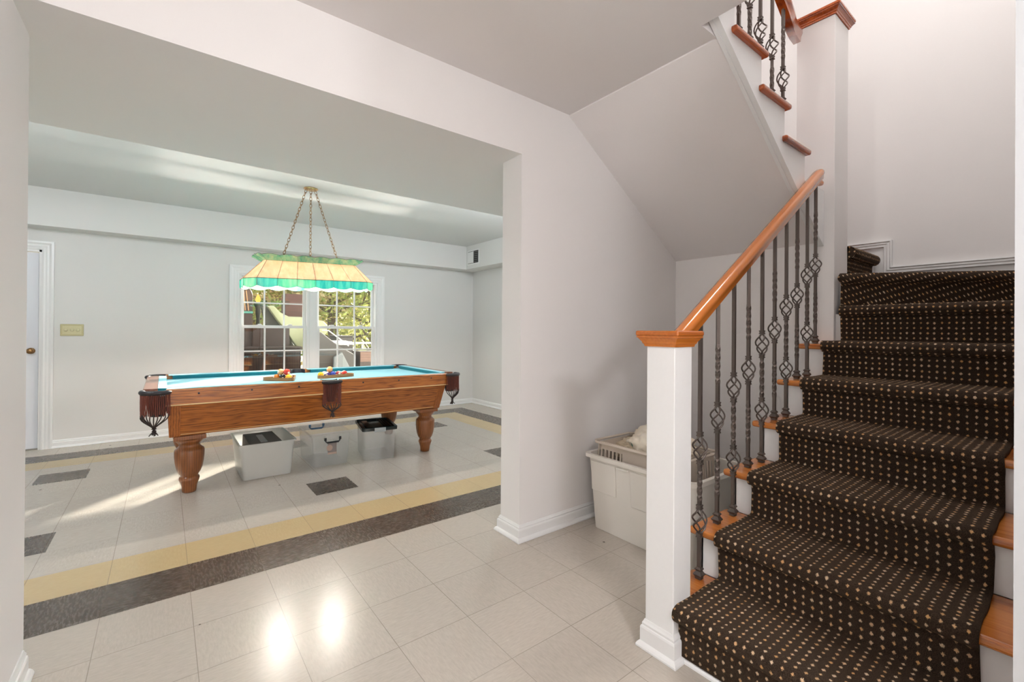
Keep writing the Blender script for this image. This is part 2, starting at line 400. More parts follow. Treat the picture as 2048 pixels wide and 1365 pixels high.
# far wall with window and door openings
WX0, WX1, WZ0, WZ1 = 0.715, 2.425, 0.60, 1.87
DX0, DX1, DZ = -1.80, -0.955, 1.965
m = MB()
FY = 6.325
m.box(-2.5, DX0, FY, FY+.14, 0, 2.7); m.box(DX0, DX1, FY, FY+.14, DZ, 2.7); m.box(DX1, WX0, FY, FY+.14, 0, 2.7)
m.box(WX0, WX1, FY, FY+.14, 0, WZ0); m.box(WX0, WX1, FY, FY+.14, WZ1, 2.7); m.box(WX1, 4.21, FY, FY+.14, 0, 2.7)
struct('wall_far', m, WALL)
struct('wall_pool_room_right', MB().box(4.065, 4.21, 2.18, FY, 0, 2.7), WALL)
struct('wall_pool_room_left', MB().box(-2.5, -2.35, 2.26, FY, 0, 2.7), WALL)
struct('wall_pool_room_near', MB().box(-2.5, JL-.14, 2.12, 2.26, 0, 2.7), WALL)
# soffits and header of the pool room
m = MB(); m.box(-2.35, 4.065, 6.10, FY, 2.172, PZ); m.box(3.795, 4.065, 3.205, 6.10, 2.172, PZ)
struct('trim_soffit', m, WALL)
struct('ceiling_pool_room', MB().box(-2.5, 4.21, 3.19, FY+.14, PZ, PZ+.1), CEIL)
# partition wall between hall and pool room, with the header and the dropped soffit behind it
m = MB()
m.box(JL-.14, JX, 2.0, 3.205, ZH, 2.7); m.box(-2.5, JL-.14, 2.26, 3.205, ZH, 2.7); m.box(JX, 4.065, 2.18, 3.205, ZH, 2.7)
struct('wall_header', m, WALLH)
m = MB(); m.box(JX, BX+.15, 2.0, 2.18, 0, TOP); m.box(-.6, JX, 2.0, 2.18, 2.7, TOP)
struct('wall_middle', m, WALLH)
# hall left wall
struct('wall_left', MB().box(JL-.14, JL, -5.2, 2.262, 0, HZ+.1), WALLH)
struct('wall_back', MB().box(JL-.14, 3.42, -5.32, -5.2, 0, HZ+.1), WALLH)
# wall at the right, whose near end is seen at the right edge of the view
struct('wall_right', MB().prism([(1.295, -.22), (BX+.15, -.22), (BX+.15, .0915), (1.295, .0915)], 0, TOP), WALLH)
struct('wall_end_shade', MB().prism([(1.283, -.22), (1.2945, -.22), (1.2945, .0907), (1.283, .0907)], 0, 2.55), simple('wall_end_shade_grey', srgb(184, 186, 187), .4))  # strip added over the wall end; its grey tones down the strong light
struct('wall_corridor', MB().box(3.3, 3.42, -5.2, -0.22, 0, HZ+.1), WALLH)
struct('wall_stair_back', MB().box(BX, BX+.15, -0.1, 2.18, 0, TOP), WALLH)
# hall ceiling (with the stair opening) and upper floor edge
m = MB(); m.prism([(JL-.14, -5.32), (3.42, -5.32), (3.42, -.1), (1.86, -.1), (1.86, 1.055), (1.99, 1.055), (1.99, 2.0), (JL-.14, 2.0)], HZ, HZ+.28)
struct('ceiling_hall', m, CEILH)
m = MB(); m.box(-.6, BX+.15, -.1, 2.18, TOP, TOP+.1)
struct('ceiling_stairwell', m, CEIL)
struct('wall_upper_left', MB().box(-.72, -.6, -.1, 2.18, HZ+.28, TOP), WALLH)
struct('wall_upper_right', MB().box(-.6, .7, -.22, -.1, HZ+.28, TOP), WALLH)

# baseboards
def basep(h=.088, d=.016, shoe=.03):
    return [(0, 0.001), (shoe, 0.001), (shoe, .008), (shoe-.004, .016), (shoe-.009, .021), (d, .024), (d, h*.70), (d-.002, h*.76), (d-.006, h*.78), (d-.005, h*.86), (d-.009, h*.93), (d-.012, h), (0, h)]
def base(name, path, **k): struct(name, MB().molding(path, basep(**k)), TRIM, bevel=0)
base('baseboard_middle', [(3.17, 2.0), (JX, 2.0), (JX, 2.18), (4.06, 2.18)][::-1], h=.092)
base('baseboard_left', [(JL, 2.245), (JL, -5.1)][::-1], h=.092)
base('baseboard_far', [(-.875, FY), (4.065, FY)], h=.08)
base('baseboard_far_left', [(-2.35, FY), (-1.88, FY)], h=.08)
base('baseboard_pool_right', [(4.065, FY-.001), (4.065, 2.2)], h=.08)
base('baseboard_under_stairs', [(3.17, 1.99), (3.17, 1.05)], h=.092)

# ---- door at the far left
def casing(m, x0, x1, z0, z1, y, w, d=.02, legs=True, bottom=False):
    prof = [(0, 0), (w*.0, d*.55), (w*.15, d*.7), (w*.3, d*.6), (w*.45, d*.75), (w*.6, d*.7), (w*.8, d), (w, d), (w, 0)]
    path = [(x0, z0), (x0, z1), (x1, z1), (x1, z0)]
    rings = []
    P = [Vector(p) for p in path]
    for i, p in enumerate(P):
        if i == 0: o = Vector((-1, 0))
        elif i == 1: o = Vector((-1, 1))
        elif i == 2: o = Vector((1, 1))
        else: o = Vector((1, 0))
        rings.append([(p.x+o.x*a, y-b, p.y+o.y*a) for a, b in prof])
    return m.ring_strip(rings, False, True)
dr = bpy.data.objects.new('door_1', None); COL.objects.link(dr); dr.location = (-1.38, FY, 0); dr['kind'] = 'structure'
m = MB(); casing(m, DX0, DX1, 0, DZ, FY, .085); m.build('door_casing', TRIM, dr)
m = MB(); m.box(DX0, DX0+.02, FY, FY+.14, 0, DZ); m.box(DX1-.02, DX1, FY, FY+.14, 0, DZ); m.box(DX0, DX1, FY, FY+.14, DZ-.02, DZ)
m.build('door_jamb', TRIM, dr)
m = MB(); m.box(DX0+.025, DX1-.026, FY+.03, FY+.07, .012, DZ-.027); m.build('door_panel', DOORM, dr, bevel=.002)
m = MB(); m.lathe([(.028, 0), (.030, .004), (.024, .008), (.012, .012), (.011, .030), (.020, .038), (.027, .050), (.026, .060), (.016, .067), (.002, .069)], n=24)
o = m.build('door_knob', BRASS, None, smooth=True); o.parent = dr; o.rotation_euler = (PI/2, 0, 0); o.location = (-1.03+1.38, .03, .972)
m = MB(); m.box(DX0, DX1, FY+.02, FY+.12, 0.0, .012); m.build('door_sill', simple('door_sill_metal', srgb(150, 148, 142), .4, .6), dr)

# ---- double window
wr = bpy.data.objects.new('window_1', None); COL.objects.link(wr); wr.location = (1.57, FY, 0.6); wr['kind'] = 'structure'
m = MB(); casing(m, WX0, WX1, WZ0-.02, WZ1, FY, .105, .022); m.build('window_casing', TRIM, wr)
m = MB(); m.box(WX0-.13, WX1+.13, FY-.05, FY+.01, WZ0-.045, WZ0-.02); m.box(WX0-.11, WX1+.11, FY-.018, FY, WZ0-.12, WZ0-.045); m.build('window_sill', TRIM, wr, bevel=.004)
m = MB(); m.box(WX0, WX0+.022, FY, FY+.14, WZ0-.02, WZ1); m.box(WX1-.022, WX1, FY, FY+.14, WZ0-.02, WZ1); m.box(WX0+.022, WX1-.022, FY, FY+.14, WZ1-.022, WZ1); m.box(WX0+.022, WX1-.022, FY, FY+.14, WZ0-.02, WZ0+.005)
m.box(1.485, 1.615, FY+.008, FY+.14, WZ0+.005, WZ1-.022); m.box(1.515, 1.585, FY-.004, FY+.008, WZ0, WZ1-.02)
m.build('window_frame', TRIM, wr, bevel=.002)
def sash(x0, x1, z0, z1, y, name, mun=3):
    st = .036
    m = MB(); m.box(x0, x0+st, y, y+.032, z0, z1); m.box(x1-st, x1, y, y+.032, z0, z1)
    m.box(x0+st, x1-st, y, y+.032, z0, z0+.034); m.box(x0+st, x1-st, y, y+.032, z1-.034, z1)
    gx0, gx1 = x0+st, x1-st
    for k in (1, 2):
        c = gx0+(gx1-gx0)*k/3; m.box(c-.009, c+.009, y+.004, y+.024, z0+.034, z1-.034)
    c = (z0+z1)/2; m.box(gx0, gx1, y+.005, y+.023, c-.009, c+.009)
    so = m.build(name, TRIM, wr, bevel=.0015)
    g = MB(); g.box(gx0-.004, gx1+.004, y+.013, y+.016, z0+.03, z1-.03); g.build('window_pane', GLASS, so)
    return so
for (a, b) in ((WX0+.022, 1.485), (1.615, WX1-.022)):
    up = sash(a, b, 1.215, WZ1-.022, FY+.075, 'upper_sash')
    lo = sash(a, b, WZ0+.005, 1.247, FY+.035, 'lower_sash')
    c = (a+b)/2
    for cx in (a+.2, b-.2):
        m = MB(); m.box(cx-.03, cx+.03, FY+.030, FY+.06, 1.247, 1.256); m.box(cx-.012, cx+.024, FY+.036, FY+.05, 1.256, 1.266)
        m.build('sash_lock', TRIM, lo, bevel=.002)

# ================================================================== STAIRCASE
G, R0, NX = 0.286, 0.19, 1.48
TZ = [0, .19, .38, .57, .76, .95, 1.14, 1.346, 1.542, 1.730]     # wood tread tops 1..9
XN = [0]+[NX+G*(k-1) for k in range(1, 8)]                        # nose x of 1..7
OV = .034                                                        # nosing overhang
YS = 1.02                                                        # open side (stringer face)
PY0, PY1, PX0, PX1 = .955, 1.165, 3.2, 3.436                      # tall post
st = thing('staircase', 'white staircase with amber wood treads climbing to a landing and turning back', 'staircase', (1.5, .5, 0))
def tread_plan(poly, z, name='tread', mat=OAK_TREAD, th=.03):
    m = MB(); m.prism(poly, z-th, z); return m.build(name, mat, st, bevel=.011, segs=3)
for k in range(1, 7):
    x0 = XN[k]; x1 = XN[k+1]+OV+.002
    yl = YS+.028 if k > 1 else .92
    poly = [(x0, .093), (x1, .093), (x1, yl), (x0, yl)]
    if k == 1: poly = [(x0, .093), (x1, .093), (x1, YS+.028), (1.60, YS+.028), (1.60, .92), (x0, .92)]
    tread_plan(poly, TZ[k])
# seventh: starts the turn
tread_plan([(XN[7], .093), (3.93, .093), (3.24, .918), (XN[7], .918)], TZ[7])
n8a, n8b = Vector((3.213, .915)), Vector((3.905, .093))
_d = (n8b-n8a).normalized()*.035
tread_plan([(n8a.x+_d.x, n8a.y+_d.y), (n8b.x, n8b.y), (BX-.002, .093), (BX-.002, PY0+.03), (3.445, PY0+.03), (3.445, .950), (n8a.x+_d.x+.03, .940)], TZ[8])
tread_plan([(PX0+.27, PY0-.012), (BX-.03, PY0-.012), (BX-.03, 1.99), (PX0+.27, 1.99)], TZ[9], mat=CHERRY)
# risers
for k in range(1, 8):
    x = XN[k]+OV; zb = TZ[k-1] if k > 1 else 0
    y1 = YS if k < 7 else .9545
    y1 = .925 if k == 1 else y1
    m = MB(); m.box(x, x+.018, .093, y1, zb, TZ[k]-.03)
    m.build('riser', TRIM, st)
d8 = (n8b-n8a).normalized(); nr8 = Vector((-d8.y, d8.x))
if nr8.x < 0: nr8 = -nr8
a = n8a+nr8*OV; b = n8b+nr8*OV
m = MB(); m.prism([(a.x, a.y), (b.x, b.y), (b.x+.02, b.y), (a.x+.02, a.y)], TZ[7], TZ[8]-.03); m.build('riser', TRIM, st)
m = MB(); m.box(PX1-.02, BX-.002, PY0+.012, PY0+.03, TZ[8], TZ[9]-.03); m.build('riser', TRIM, st)
# stringer skirt on the open side, closed body below the treads
poly = [(1.60, 0.001), (3.17, 0.001), (3.17, TZ[6]-.03)]
for k in range(6, 1, -1):
    poly += [(XN[k]+OV, TZ[k]-.03), (XN[k]+OV, TZ[k-1]-.03)]
poly += [(1.60, TZ[1]-.03)]
m = MB(); m.prism(poly, YS-.02, YS, 'y'); m.build('stringer', TRIM, st)
# quarter round at foot of the first riser
m = MB(); m.molding([(1.514, .925), (1.514, .093)], [(0, .001), (.02, .001), (.019, .008), (.014, .015), (.008, .019), (0, .02)]); 
m.build('shoe_molding', TRIM, st)
# upper flight: first straight tread 12 ... 15
UZ = [2.252+.176*j for j in range(4)]; UXN = [2.928-.277*j for j in range(4)]
YU = .985
for j in range(4):
    x0 = UXN[j]; x1 = x0-.277-OV
    m = MB()
    z = UZ[j]
    yl = YU
    m.prism([(x0, yl), (x0, 1.998), (x1+.04 if j == 3 else x1, 1.998), (x1 if j == 3 else x1-.028, yl+.03) , (x1 if j==3 else x1-.028, yl)], z-.03, z)
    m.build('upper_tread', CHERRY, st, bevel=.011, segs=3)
    zb = UZ[j]-.176
    m = MB(); m.box(x0-OV-.018, x0-OV-.001, YU+.062, 1.998, zb, z-.03); m.build('upper_riser', TRIM, st)
# winder treads behind the post (10, 11)
tread_plan([(PX0+.1, PY1), (BX-.03, 1.55), (BX-.03, 1.99), (PX0+.1, 1.99)], 1.909, mat=CHERRY)
tread_plan([(PX0-.1, PY1), (PX0+.38, 1.99), (PX0-.1, 1.99)], 2.08, mat=CHERRY)
m = MB(); m.box(2.90, 3.19, 1.05, 1.998, 2.03, 2.07); m.build('upper_riser', TRIM, st)
# upper stringer
def slope(x, x0=3.178, z0=1.75): return z0+(x0-x)*.6685
poly = []
pts_top = [(3.196, UZ[0]-.2)]
poly = [(3.196, 1.69), (3.196, UZ[0]-.19)]
poly = [(3.09, slope(3.09)), (3.198, slope(3.198)), (3.198, 2.076), (UXN[0]-OV, 2.076), (UXN[0]-OV, UZ[0]-.03)]
for j in range(1, 4):
    poly += [(UXN[j]-OV, UZ[j-1]-.03), (UXN[j]-OV, UZ[j]-.03)]
poly += [(1.86, UZ[3]-.03), (1.86, slope(1.86))]
m = MB(); m.prism(poly, 1.010, 1.046, 'y'); m.build('upper_stringer', TRIM, st)
# sloping underside of the upper flight and its edge trim
m = MB(); m.prism([(1.99, slope(1.99)), (3.178, slope(3.178)), (3.178, slope(3.178)+.009), (1.99, slope(1.99)+.009)], 1.046, 2.0, 'y'); struct('ceiling_slope', m, CEILH)
def bandp(o0, o1, x0, x1): return [(x0, slope(x0)+o0), (x1, slope(x1)+o0), (x1, slope(x1)+o1), (x0, slope(x0)+o1)]
m = MB(); m.prism(bandp(-.006, .0, 1.88, 3.09), 1.034, 1.052, 'y'); m.build('edge_trim', TRIM, st, bevel=.001)
# wall below the slope, carrying the landing
struct('wall_under_stairs', MB().box(3.17, 3.29, 1.05, 2.0, 0, slope(3.17)+.02), WALLH)
m = MB(); m.box(3.158, 3.17, 1.05, 1.066, 1.14, slope(3.1)-.06); struct('trim_1', m, TRIM)
# tall post
po = thing('stair_post', 'tall square white post with reddish wood cap at the turn of the stairs', 'post', (3.318, 1.06, 0))
MB().box(PX0, PX1, PY0, PY1, 0.0, 3.14).build('post_shaft', WALLH, po, bevel=.004)
def cap_parts(par, x0, x1, y0, y1, z, mat):
    m = MB()
    prof = [(0, z), (.006, z), (.008, z+.008), (.012, z+.012), (.014, z+.018), (.024, z+.032), (.028, z+.034), (.028, z+.040), (0, z+.040)]
    m.molding([(x0, y0), (x0, y1), (x1, y1), (x1, y0)][::-1], prof, closed=True); a = m.build('cap_molding', mat, par)
    o = .032
    b = MB().box(x0-o, x1+o, y0-o, y1+o, z+.040, z+.060).build('cap_plate', mat, par, bevel=.007, segs=3)
    return a, b
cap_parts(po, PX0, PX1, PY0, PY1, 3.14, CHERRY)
# newel post
NXA, NXB, NYA, NYB = 1.463, 1.577, .925, 1.044
ne = thing('newel_post', 'square white newel post with amber wood cap at the foot of the stairs', 'post', (1.52, .98, 0))
MB().box(NXA, NXB, NYA, NYB, 0.0, 1.155).build('post_shaft', TRIM, ne, bevel=.003)
cap_parts(ne, NXA, NXB, NYA, NYB, 1.147, OAK_STAIR)
m = MB(); m.molding([(NXB, NYA), (NXA, NYA), (NXA, NYB), (NXB, NYB)][::-1], basep(.105, .014, .026))
m.build('base_molding', TRIM, ne)

# skirt board on the stair back wall
m = MB()
skirt = [(.093, 1.50), (.093, 1.674), (.862, 1.674), (.862, 1.862), (1.30, 1.862), (1.30, 1.50)]
m.prism(skirt, BX-.012, BX, 'x'); struct('baseboard_stair_back', m, TRIM)
m = MB()
cp = [(0, 0), (.020, 0), (.022, -.008), (.016, -.014), (.018, -.024), (.014, -.032), (.015, -.044), (0, -.05)]
rings = [[(BX-.010-a, .093, 1.674+b_) for a, b_ in cp], [(BX-.010-a, .862-b_, 1.674+b_) for a, b_ in cp]]
rings += [[(BX-.010-a, .862-b_, 1.862+b_) for a, b_ in cp], [(BX-.010-a, 1.30, 1.862+b_) for a, b_ in cp]]
m.ring_strip(rings, False, True); struct('trim_2', m, TRIM)

# ---- carpet runner
CT = .018
RYL, RYR = .925, .187
def stair_profile(t):
    """list of (x, z) along the runner for column parameter t"""
    pts = []
    x8 = n8a.x+(n8a.y-(RYL+(RYR-RYL)*t))*(d8.x/-d8.y)
    xs = XN[:8]+[x8]
    pts.append((XN[1]+OV-CT, .022))
    for k in range(1, 9):
        nx, z = xs[k], TZ[k]
        ov = OV if k < 8 else OV*1.25
        xr = nx+ov-CT                       # riser carpet face
        zt = z+CT; zb = z-.03-CT*.8
        pts.append((xr, zb-.028)); pts.append((xr-.002, zb-.008))
        cx, cz, rr = nx+.006, (zt+zb)/2+.002, (zt-zb)/2
        for i in range(9):
            a = -PI/2*1.0-PI*i/8
            if i == 0: pts.append((cx+.008, zb))
            else: pts.append((cx+rr*1.05*math.cos(a)*1.0, cz+rr*math.sin(a)))
        if k < 8:
            xe = xs[k+1]+(OV if k < 7 else OV*1.25)-CT
            n = 6
            for i in range(1, n): pts.append((cx+(xe-.012-cx)*i/n, zt))
            pts.append((xe-.010, zt)); pts.append((xe-.003, zt+.003)); pts.append((xe, zt+.012))
        else:
            pts.append((BX-.014, zt))
    return pts
bm = bmesh.new(); uvl = bm.loops.layers.uv.new('UVMap')
NC = 24; cols = []
rnd = random.Random(3)
for c in range(NC+1):
    t = c/NC; pr = stair_profile(t); y = RYL+(RYR-RYL)*t; v = 0; col = []
    for i, (x, z) in enumerate(pr):
        if i: v += math.dist(pr[i], pr[i-1])
        wob = 0.0015*math.sin(v*31+1) if c in (0, NC) else 0
        col.append((bm.verts.new((x, y+wob, z)), y, v))
    cols.append(col)
n_pts = len(cols[0]); per = 14+5
i7 = n_pts-1-11   # start of riser eight
sq = 1/math.sqrt(2)
for c in range(NC):
    for i in range(n_pts-1):
        q = [cols[c][i], cols[c+1][i], cols[c+1][i+1], cols[c][i+1]]
        f = bm.faces.new([x[0] for x in q]); f.smooth = True
        for lp, x in zip(f.loops, q):
            if i >= i7-1:
                L = (RYL-x[1])*1.27; lp[uvl].uv = ((L+x[2])*sq*1.0, (L-x[2])*sq*1.0)
            else: lp[uvl].uv = (x[1], x[2]*1.0)
bm.normal_update()
me = bpy.data.meshes.new('stair_runner'); bm.to_mesh(me); bm.free()
ru = bpy.data.objects.new('stair_runner', me); COL.objects.link(ru); me.materials.append(CARPET)
sm = ru.modifiers.new('thick', 'SOLIDIFY'); sm.thickness = CT*.85; sm.offset = -1
tag(ru, 'dark brown dotted carpet runner covering the middle of the stair treads', 'carpet runner')
# make sure outward side is up
me.update()
up_ = sum(1 for p in me.polygons if p.normal.z > .7); dn_ = sum(1 for p in me.polygons if p.normal.z < -.7)
if dn_ > up_: me.flip_normals()
# runner over the turn: riser nine
bm = bmesh.new(); uvl = bm.loops.layers.uv.new('UVMap')
yn = PY0-.012
prof = [(yn+.026-CT*.4, TZ[8]+CT), (yn+.018, TZ[9]-.06), (yn+.012, TZ[9]-.046)]
cz = TZ[9]-.015+.001; rr = .034
for i in range(1, 9):
    a = -PI/2-PI*i/8; prof.append((yn+.006+rr*math.cos(a), cz+rr*math.sin(a)))
prof += [(yn+.2, cz+rr), (1.9, cz+rr)]
v = 0; rows = []
for i, (y, z) in enumerate(prof):
    if i: v += math.dist(prof[i], prof[i-1])
    rows.append([(bm.verts.new((x, y, z)), x, v) for x in (3.442, 3.6, 3.8, 3.965)])
for i in range(len(rows)-1):
    for j in range(3):
        q = [rows[i][j], rows[i][j+1], rows[i+1][j+1], rows[i+1][j]]
        f = bm.faces.new([x[0] for x in q]); f.smooth = True
        for lp, x in zip(f.loops, q): lp[uvl].uv = (x[1], x[2])
f = bm.faces.new([r[0][0] for r in rows[1:11]])
for lp in f.loops: lp[uvl].uv = (lp.vert.co.y, lp.vert.co.z)
me2 = bpy.data.meshes.new('runner_turn'); bm.to_mesh(me2); bm.free()
r2 = bpy.data.objects.new('runner_turn', me2); COL.objects.link(r2); me2.materials.append(CARPET); r2.parent = ru
sm = r2.modifiers.new('thick', 'SOLIDIFY'); sm.thickness = .012; sm.offset = 0

# ---- handrails
def rail_section(w=.058, h=.062):
    return [(-w*.32, -h*.5), (w*.32, -h*.5), (w*.36, -h*.2), (w*.5, 0), (w*.5, h*.22), (w*.38, h*.42), (w*.15, h*.5), (-w*.15, h*.5), (-w*.38, h*.42), (-w*.5, h*.22), (-w*.5, 0), (-w*.36, -h*.2)]
AMBER = simple('varnished_amber_rail', srgb(204, 118, 46), .2, bscale=6, Coat_Weight=.6, Coat_Roughness=.1)
hr = thing('handrail', 'lower amber wood handrail sloping up from the newel post', 'handrail', (1.6, .985, 1.16))
def zr(x): return 1.172+.660*(x-1.58)
m = MB(); rings = []
xs = [1.578, 2.0, 2.4, 2.8, 3.02, 3.045, 3.062, 3.072]; scs = [1, 1, 1, 1, 1, .93, .72, .3]
for x, sc in zip(xs, scs):
    ring = []
    for a, b in rail_section():
        if x == xs[0]: ring.append((x, .985+a*sc, zr(x)+b*1.2*sc))
        else:
            tn = Vector((1, 0, .66)).normalized(); upv = Vector((-.66, 0, 1)).normalized()
            p = Vector((x, .985, zr(x)))+Vector((0, a*sc, 0))+upv*b*sc; ring.append(tuple(p))
    rings.append(ring)
m.ring_strip(rings); m.build('rail', AMBER, hr, smooth=True, angle=50)
m = MB(); m.box(3.03, 3.17, 1.0, 1.035, zr(3.04)-.035, zr(3.04)-.005); m.build('rail_return', OAK_STAIR, hr, bevel=.01)
hu = thing('handrail', 'upper reddish wood handrail coming down to the capped tall post', 'handrail', (2.4, 1.09, 3.3))
m = MB(); rings = []
def zu(x): return 2.972+.650*(2.68-x)
for p in ((1.95, 1.028, zu(1.95)), (2.3, 1.028, zu(2.3)), (2.66, 1.028, zu(2.66)), (2.72, 1.034, 2.957), (2.80, 1.055, 2.965), (2.95, 1.095, 3.01), (3.135, 1.14, 3.072)):
    rings.append([(p[0], p[1]+a*1.05, p[2]+b*1.42) for a, b in rail_section(.06, .066)])
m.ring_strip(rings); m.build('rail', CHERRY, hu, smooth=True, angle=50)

# ---- balusters
def baluster(x, y, z0, ztop, baskets, twists, label, group, base_x=None):
    t = thing('baluster', label, 'baluster', (x, y, z0), 0, group)
    S = .0068
    z = 0; H = ztop-z0
    gaps = [(b-.058, b+.058) for b in baskets]
    def inside(z, rs): return any(a < z < b for a, b in rs)
    # split shaft in runs between baskets
    cuts = [0.0]+[v for g in gaps for v in g]+[H]
    for i in range(0, len(cuts), 2):
        a, b = cuts[i], cuts[i+1]
        n = max(2, int((b-a)/.012)); rings = []
        ang = 0; last = None
        for k in range(n+1):
            zz = a+(b-a)*k/n
            if last is not None and inside((zz+last)/2, twists): ang += (zz-last)*PI*2/.075
            last = zz
            s = S*(1.0 if not inside(zz, twists) else 1.12)
            rings.append([(s*1.414*math.cos(PI/4+ang+q*PI/2), s*1.414*math.sin(PI/4+ang+q*PI/2), zz) for q in range(4)])
        m = MB(); m.ring_strip(rings); o = m.build('shaft', IRON); localpart(o, t)
    for b in baskets:
        m = MB()
        for q in range(4):
            pts = []
            for k in range(13):
                u = k/12; a = q*PI/2+PI*1.0*u; r = .004+.0255*math.sin(PI*u)**.9
                pts.append((r*math.cos(a), r*math.sin(a), b-.05+.10*u))
            m.tube(pts, .0036, 6)
        for s_ in (-1, 1):
            zc = b+s_*.058
            m.box(-.0105, .0105, -.0105, .0105, zc-.009, zc-.004); m.box(-.0090, .0090, -.0090, .0090, zc-.004, zc+.004); m.box(-.0105, .0105, -.0105, .0105, zc+.004, zc+.009)
        o = m.build('basket', IRON, bevel=0, smooth=True); localpart(o, t)
    m = MB()
    pr = [(.011, .001), (.013, .001), (.0125, .009), (.019, .017), (.019, .020), (.011, .031), (.010, .034), (.0145, .039), (.0145, .042), (.009, .048)]
    rings = [[(r*1.3*math.cos(PI/4+q*PI/2), r*1.3*math.sin(PI/4+q*PI/2), z) for q in range(4)] for r, z in pr]
    m.ring_strip(rings); o = m.build('shoe', IRON); localpart(o, t)
    return t
BX0 = 1.743; names = ['first', 'second', 'third', 'fourth', 'fifth', 'sixth', 'seventh', 'eighth', 'ninth', 'tenth']
for j in range(10):
    x = BX0+.1405*j if j < 9 else 2.99
    k = (j+1)//2+1
    z0 = TZ[k]
    if j % 2 == 0: bk, tw = [.575, .248], [(.32, .50)]
    else: bk, tw = [.455], [(.12, .29), (.60, .76)]
    if j == 0: bk = [.535, .236]
    baluster(x, .985, z0+.0005, zr(x)-.024, bk[::-1] if len(bk) == 2 else bk, tw,
             'dark iron baluster with %s, %s from the newel post under the lower handrail' % ('two openwork baskets' if j % 2 == 0 else 'one openwork basket', names[j]), 'iron balusters of the lower stair flight')
ub = [(2.639, 1, [.150], [(.26, .44)]), (2.503, 1, [.27], [(.03, .16)]), (2.367, 2, [.125], []), (2.252, 2, [.25], [(.02, .17)]), (2.141, 2, [.33], [(.10, .24)]), (2.04, 3, [.25], [(.03, .15)])]
lab = ['nearest the tall capped post', 'second from the tall capped post', 'third from the tall capped post', 'fourth from the tall capped post', 'fifth from the tall capped post', 'sixth from the tall capped post']
for (x, j, bk, tw), lb in zip(ub, lab):
    zt = zu(x)-.03
    baluster(x, 1.028, UZ[j]+.0005, zt, bk, tw, 'dark iron baluster of the upper flight, '+lb, 'iron balusters of the upper stair flight')

# ================================================================== POOL TABLE
CX, CY = 1.108, 4.525
HX0, HX1, HY0, HY1 = 0.012, 2.204, 3.865, 5.185
pt = thing('pool_table', 'oak pool table with blue felt, fringed leather pockets and turned legs', 'pool table', (CX, CY, 0))
def sidepocket_gap(): return (1.035, 1.181)
g0, g1 = sidepocket_gap()
# bed (slate with felt)
MB().box(HX0-.03, HX1+.03, HY0+.06, HY1-.06, .700, .742).build('bed', FELT, pt)
# side rails, two per side; end rails
for y0, s_ in ((HY0, 1), (HY1, -1)):
    for xa, xb in ((HX0, g0), (g1, HX1)):
        m = MB(); a, b = sorted((y0, y0+s_*.075)); m.prism([(y0, .668), (y0+s_*.002, .775), (y0+s_*.008, .780), (y0+s_*.075, .780), (y0+s_*.075, .668)], xa, xb, 'x')
        rl = m.build('rail', OAK_TABLE, pt, bevel=.002)
        m = MB(); m.prism([(y0+s_*.075, .742), (y0+s_*.075, .779), (y0+s_*.118, .777), (y0+s_*.124, .772), (y0+s_*.120, .764), (y0+s_*.105, .742)], xa+.05, xb-.05, 'x')
        m.build('cushion', FELTD, rl)
        m = MB(); m.prism([(y0+s_*.034, .7805), (y0+s_*.034, .7815), (y0+s_*.122, .7785), (y0+s_*.122, .7775)], xa+.02, xb-.02, 'x'); m.build('rail_cloth', FELT, rl)
        m = MB(); a, b = sorted((y0, y0-s_*.004)); m.box(xa, xb, a, b, .668, .676); m.build('strip', GOLDTRIM, rl)
        for fx in (.18, .5, .82):
            m = MB(); q = MB().lathe([(.007, 0), (.007, .0015), (.001, .002)], n=12); o = q.build('bolt_plug', BLACKP, None); o.parent = rl; o.rotation_euler = (s_*PI/2, 0, 0); o.location = (xa+(xb-xa)*fx, y0-s_*.0005, .745)
for x0, s_ in ((HX0-.13, 1), (HX1+.13, -1)):
    m = MB(); m.prism([(x0, .668), (x0+s_*.002, .775), (x0+s_*.008, .780), (x0+s_*.085, .780), (x0+s_*.085, .668)], HY0+.13, HY1-.13, 'y')
    rl = m.build('rail', RAILTOP, pt, bevel=.002)
    m = MB(); m.prism([(x0+s_*.085, .742), (x0+s_*.085, .7795), (x0+s_*.132, .777), (x0+s_*.137, .772), (x0+s_*.133, .764), (x0+s_*.12, .742)], HY0+.15, HY1-.15, 'y')
    m.build('cushion', FELTD, rl)
    m = MB(); m.prism([(x0+s_*.085, .780), (x0+s_*.085, .7812), (x0+s_*.135, .7785), (x0+s_*.135, .7775)], HY0+.14, HY1-.14, 'y'); m.build('rail_cloth', FELT, rl)
    m = MB(); a, b = sorted((x0, x0-s_*.004)); m.box(a, b, HY0+.13, HY1-.13, .668, .676); m.build('strip', GOLDTRIM, rl)
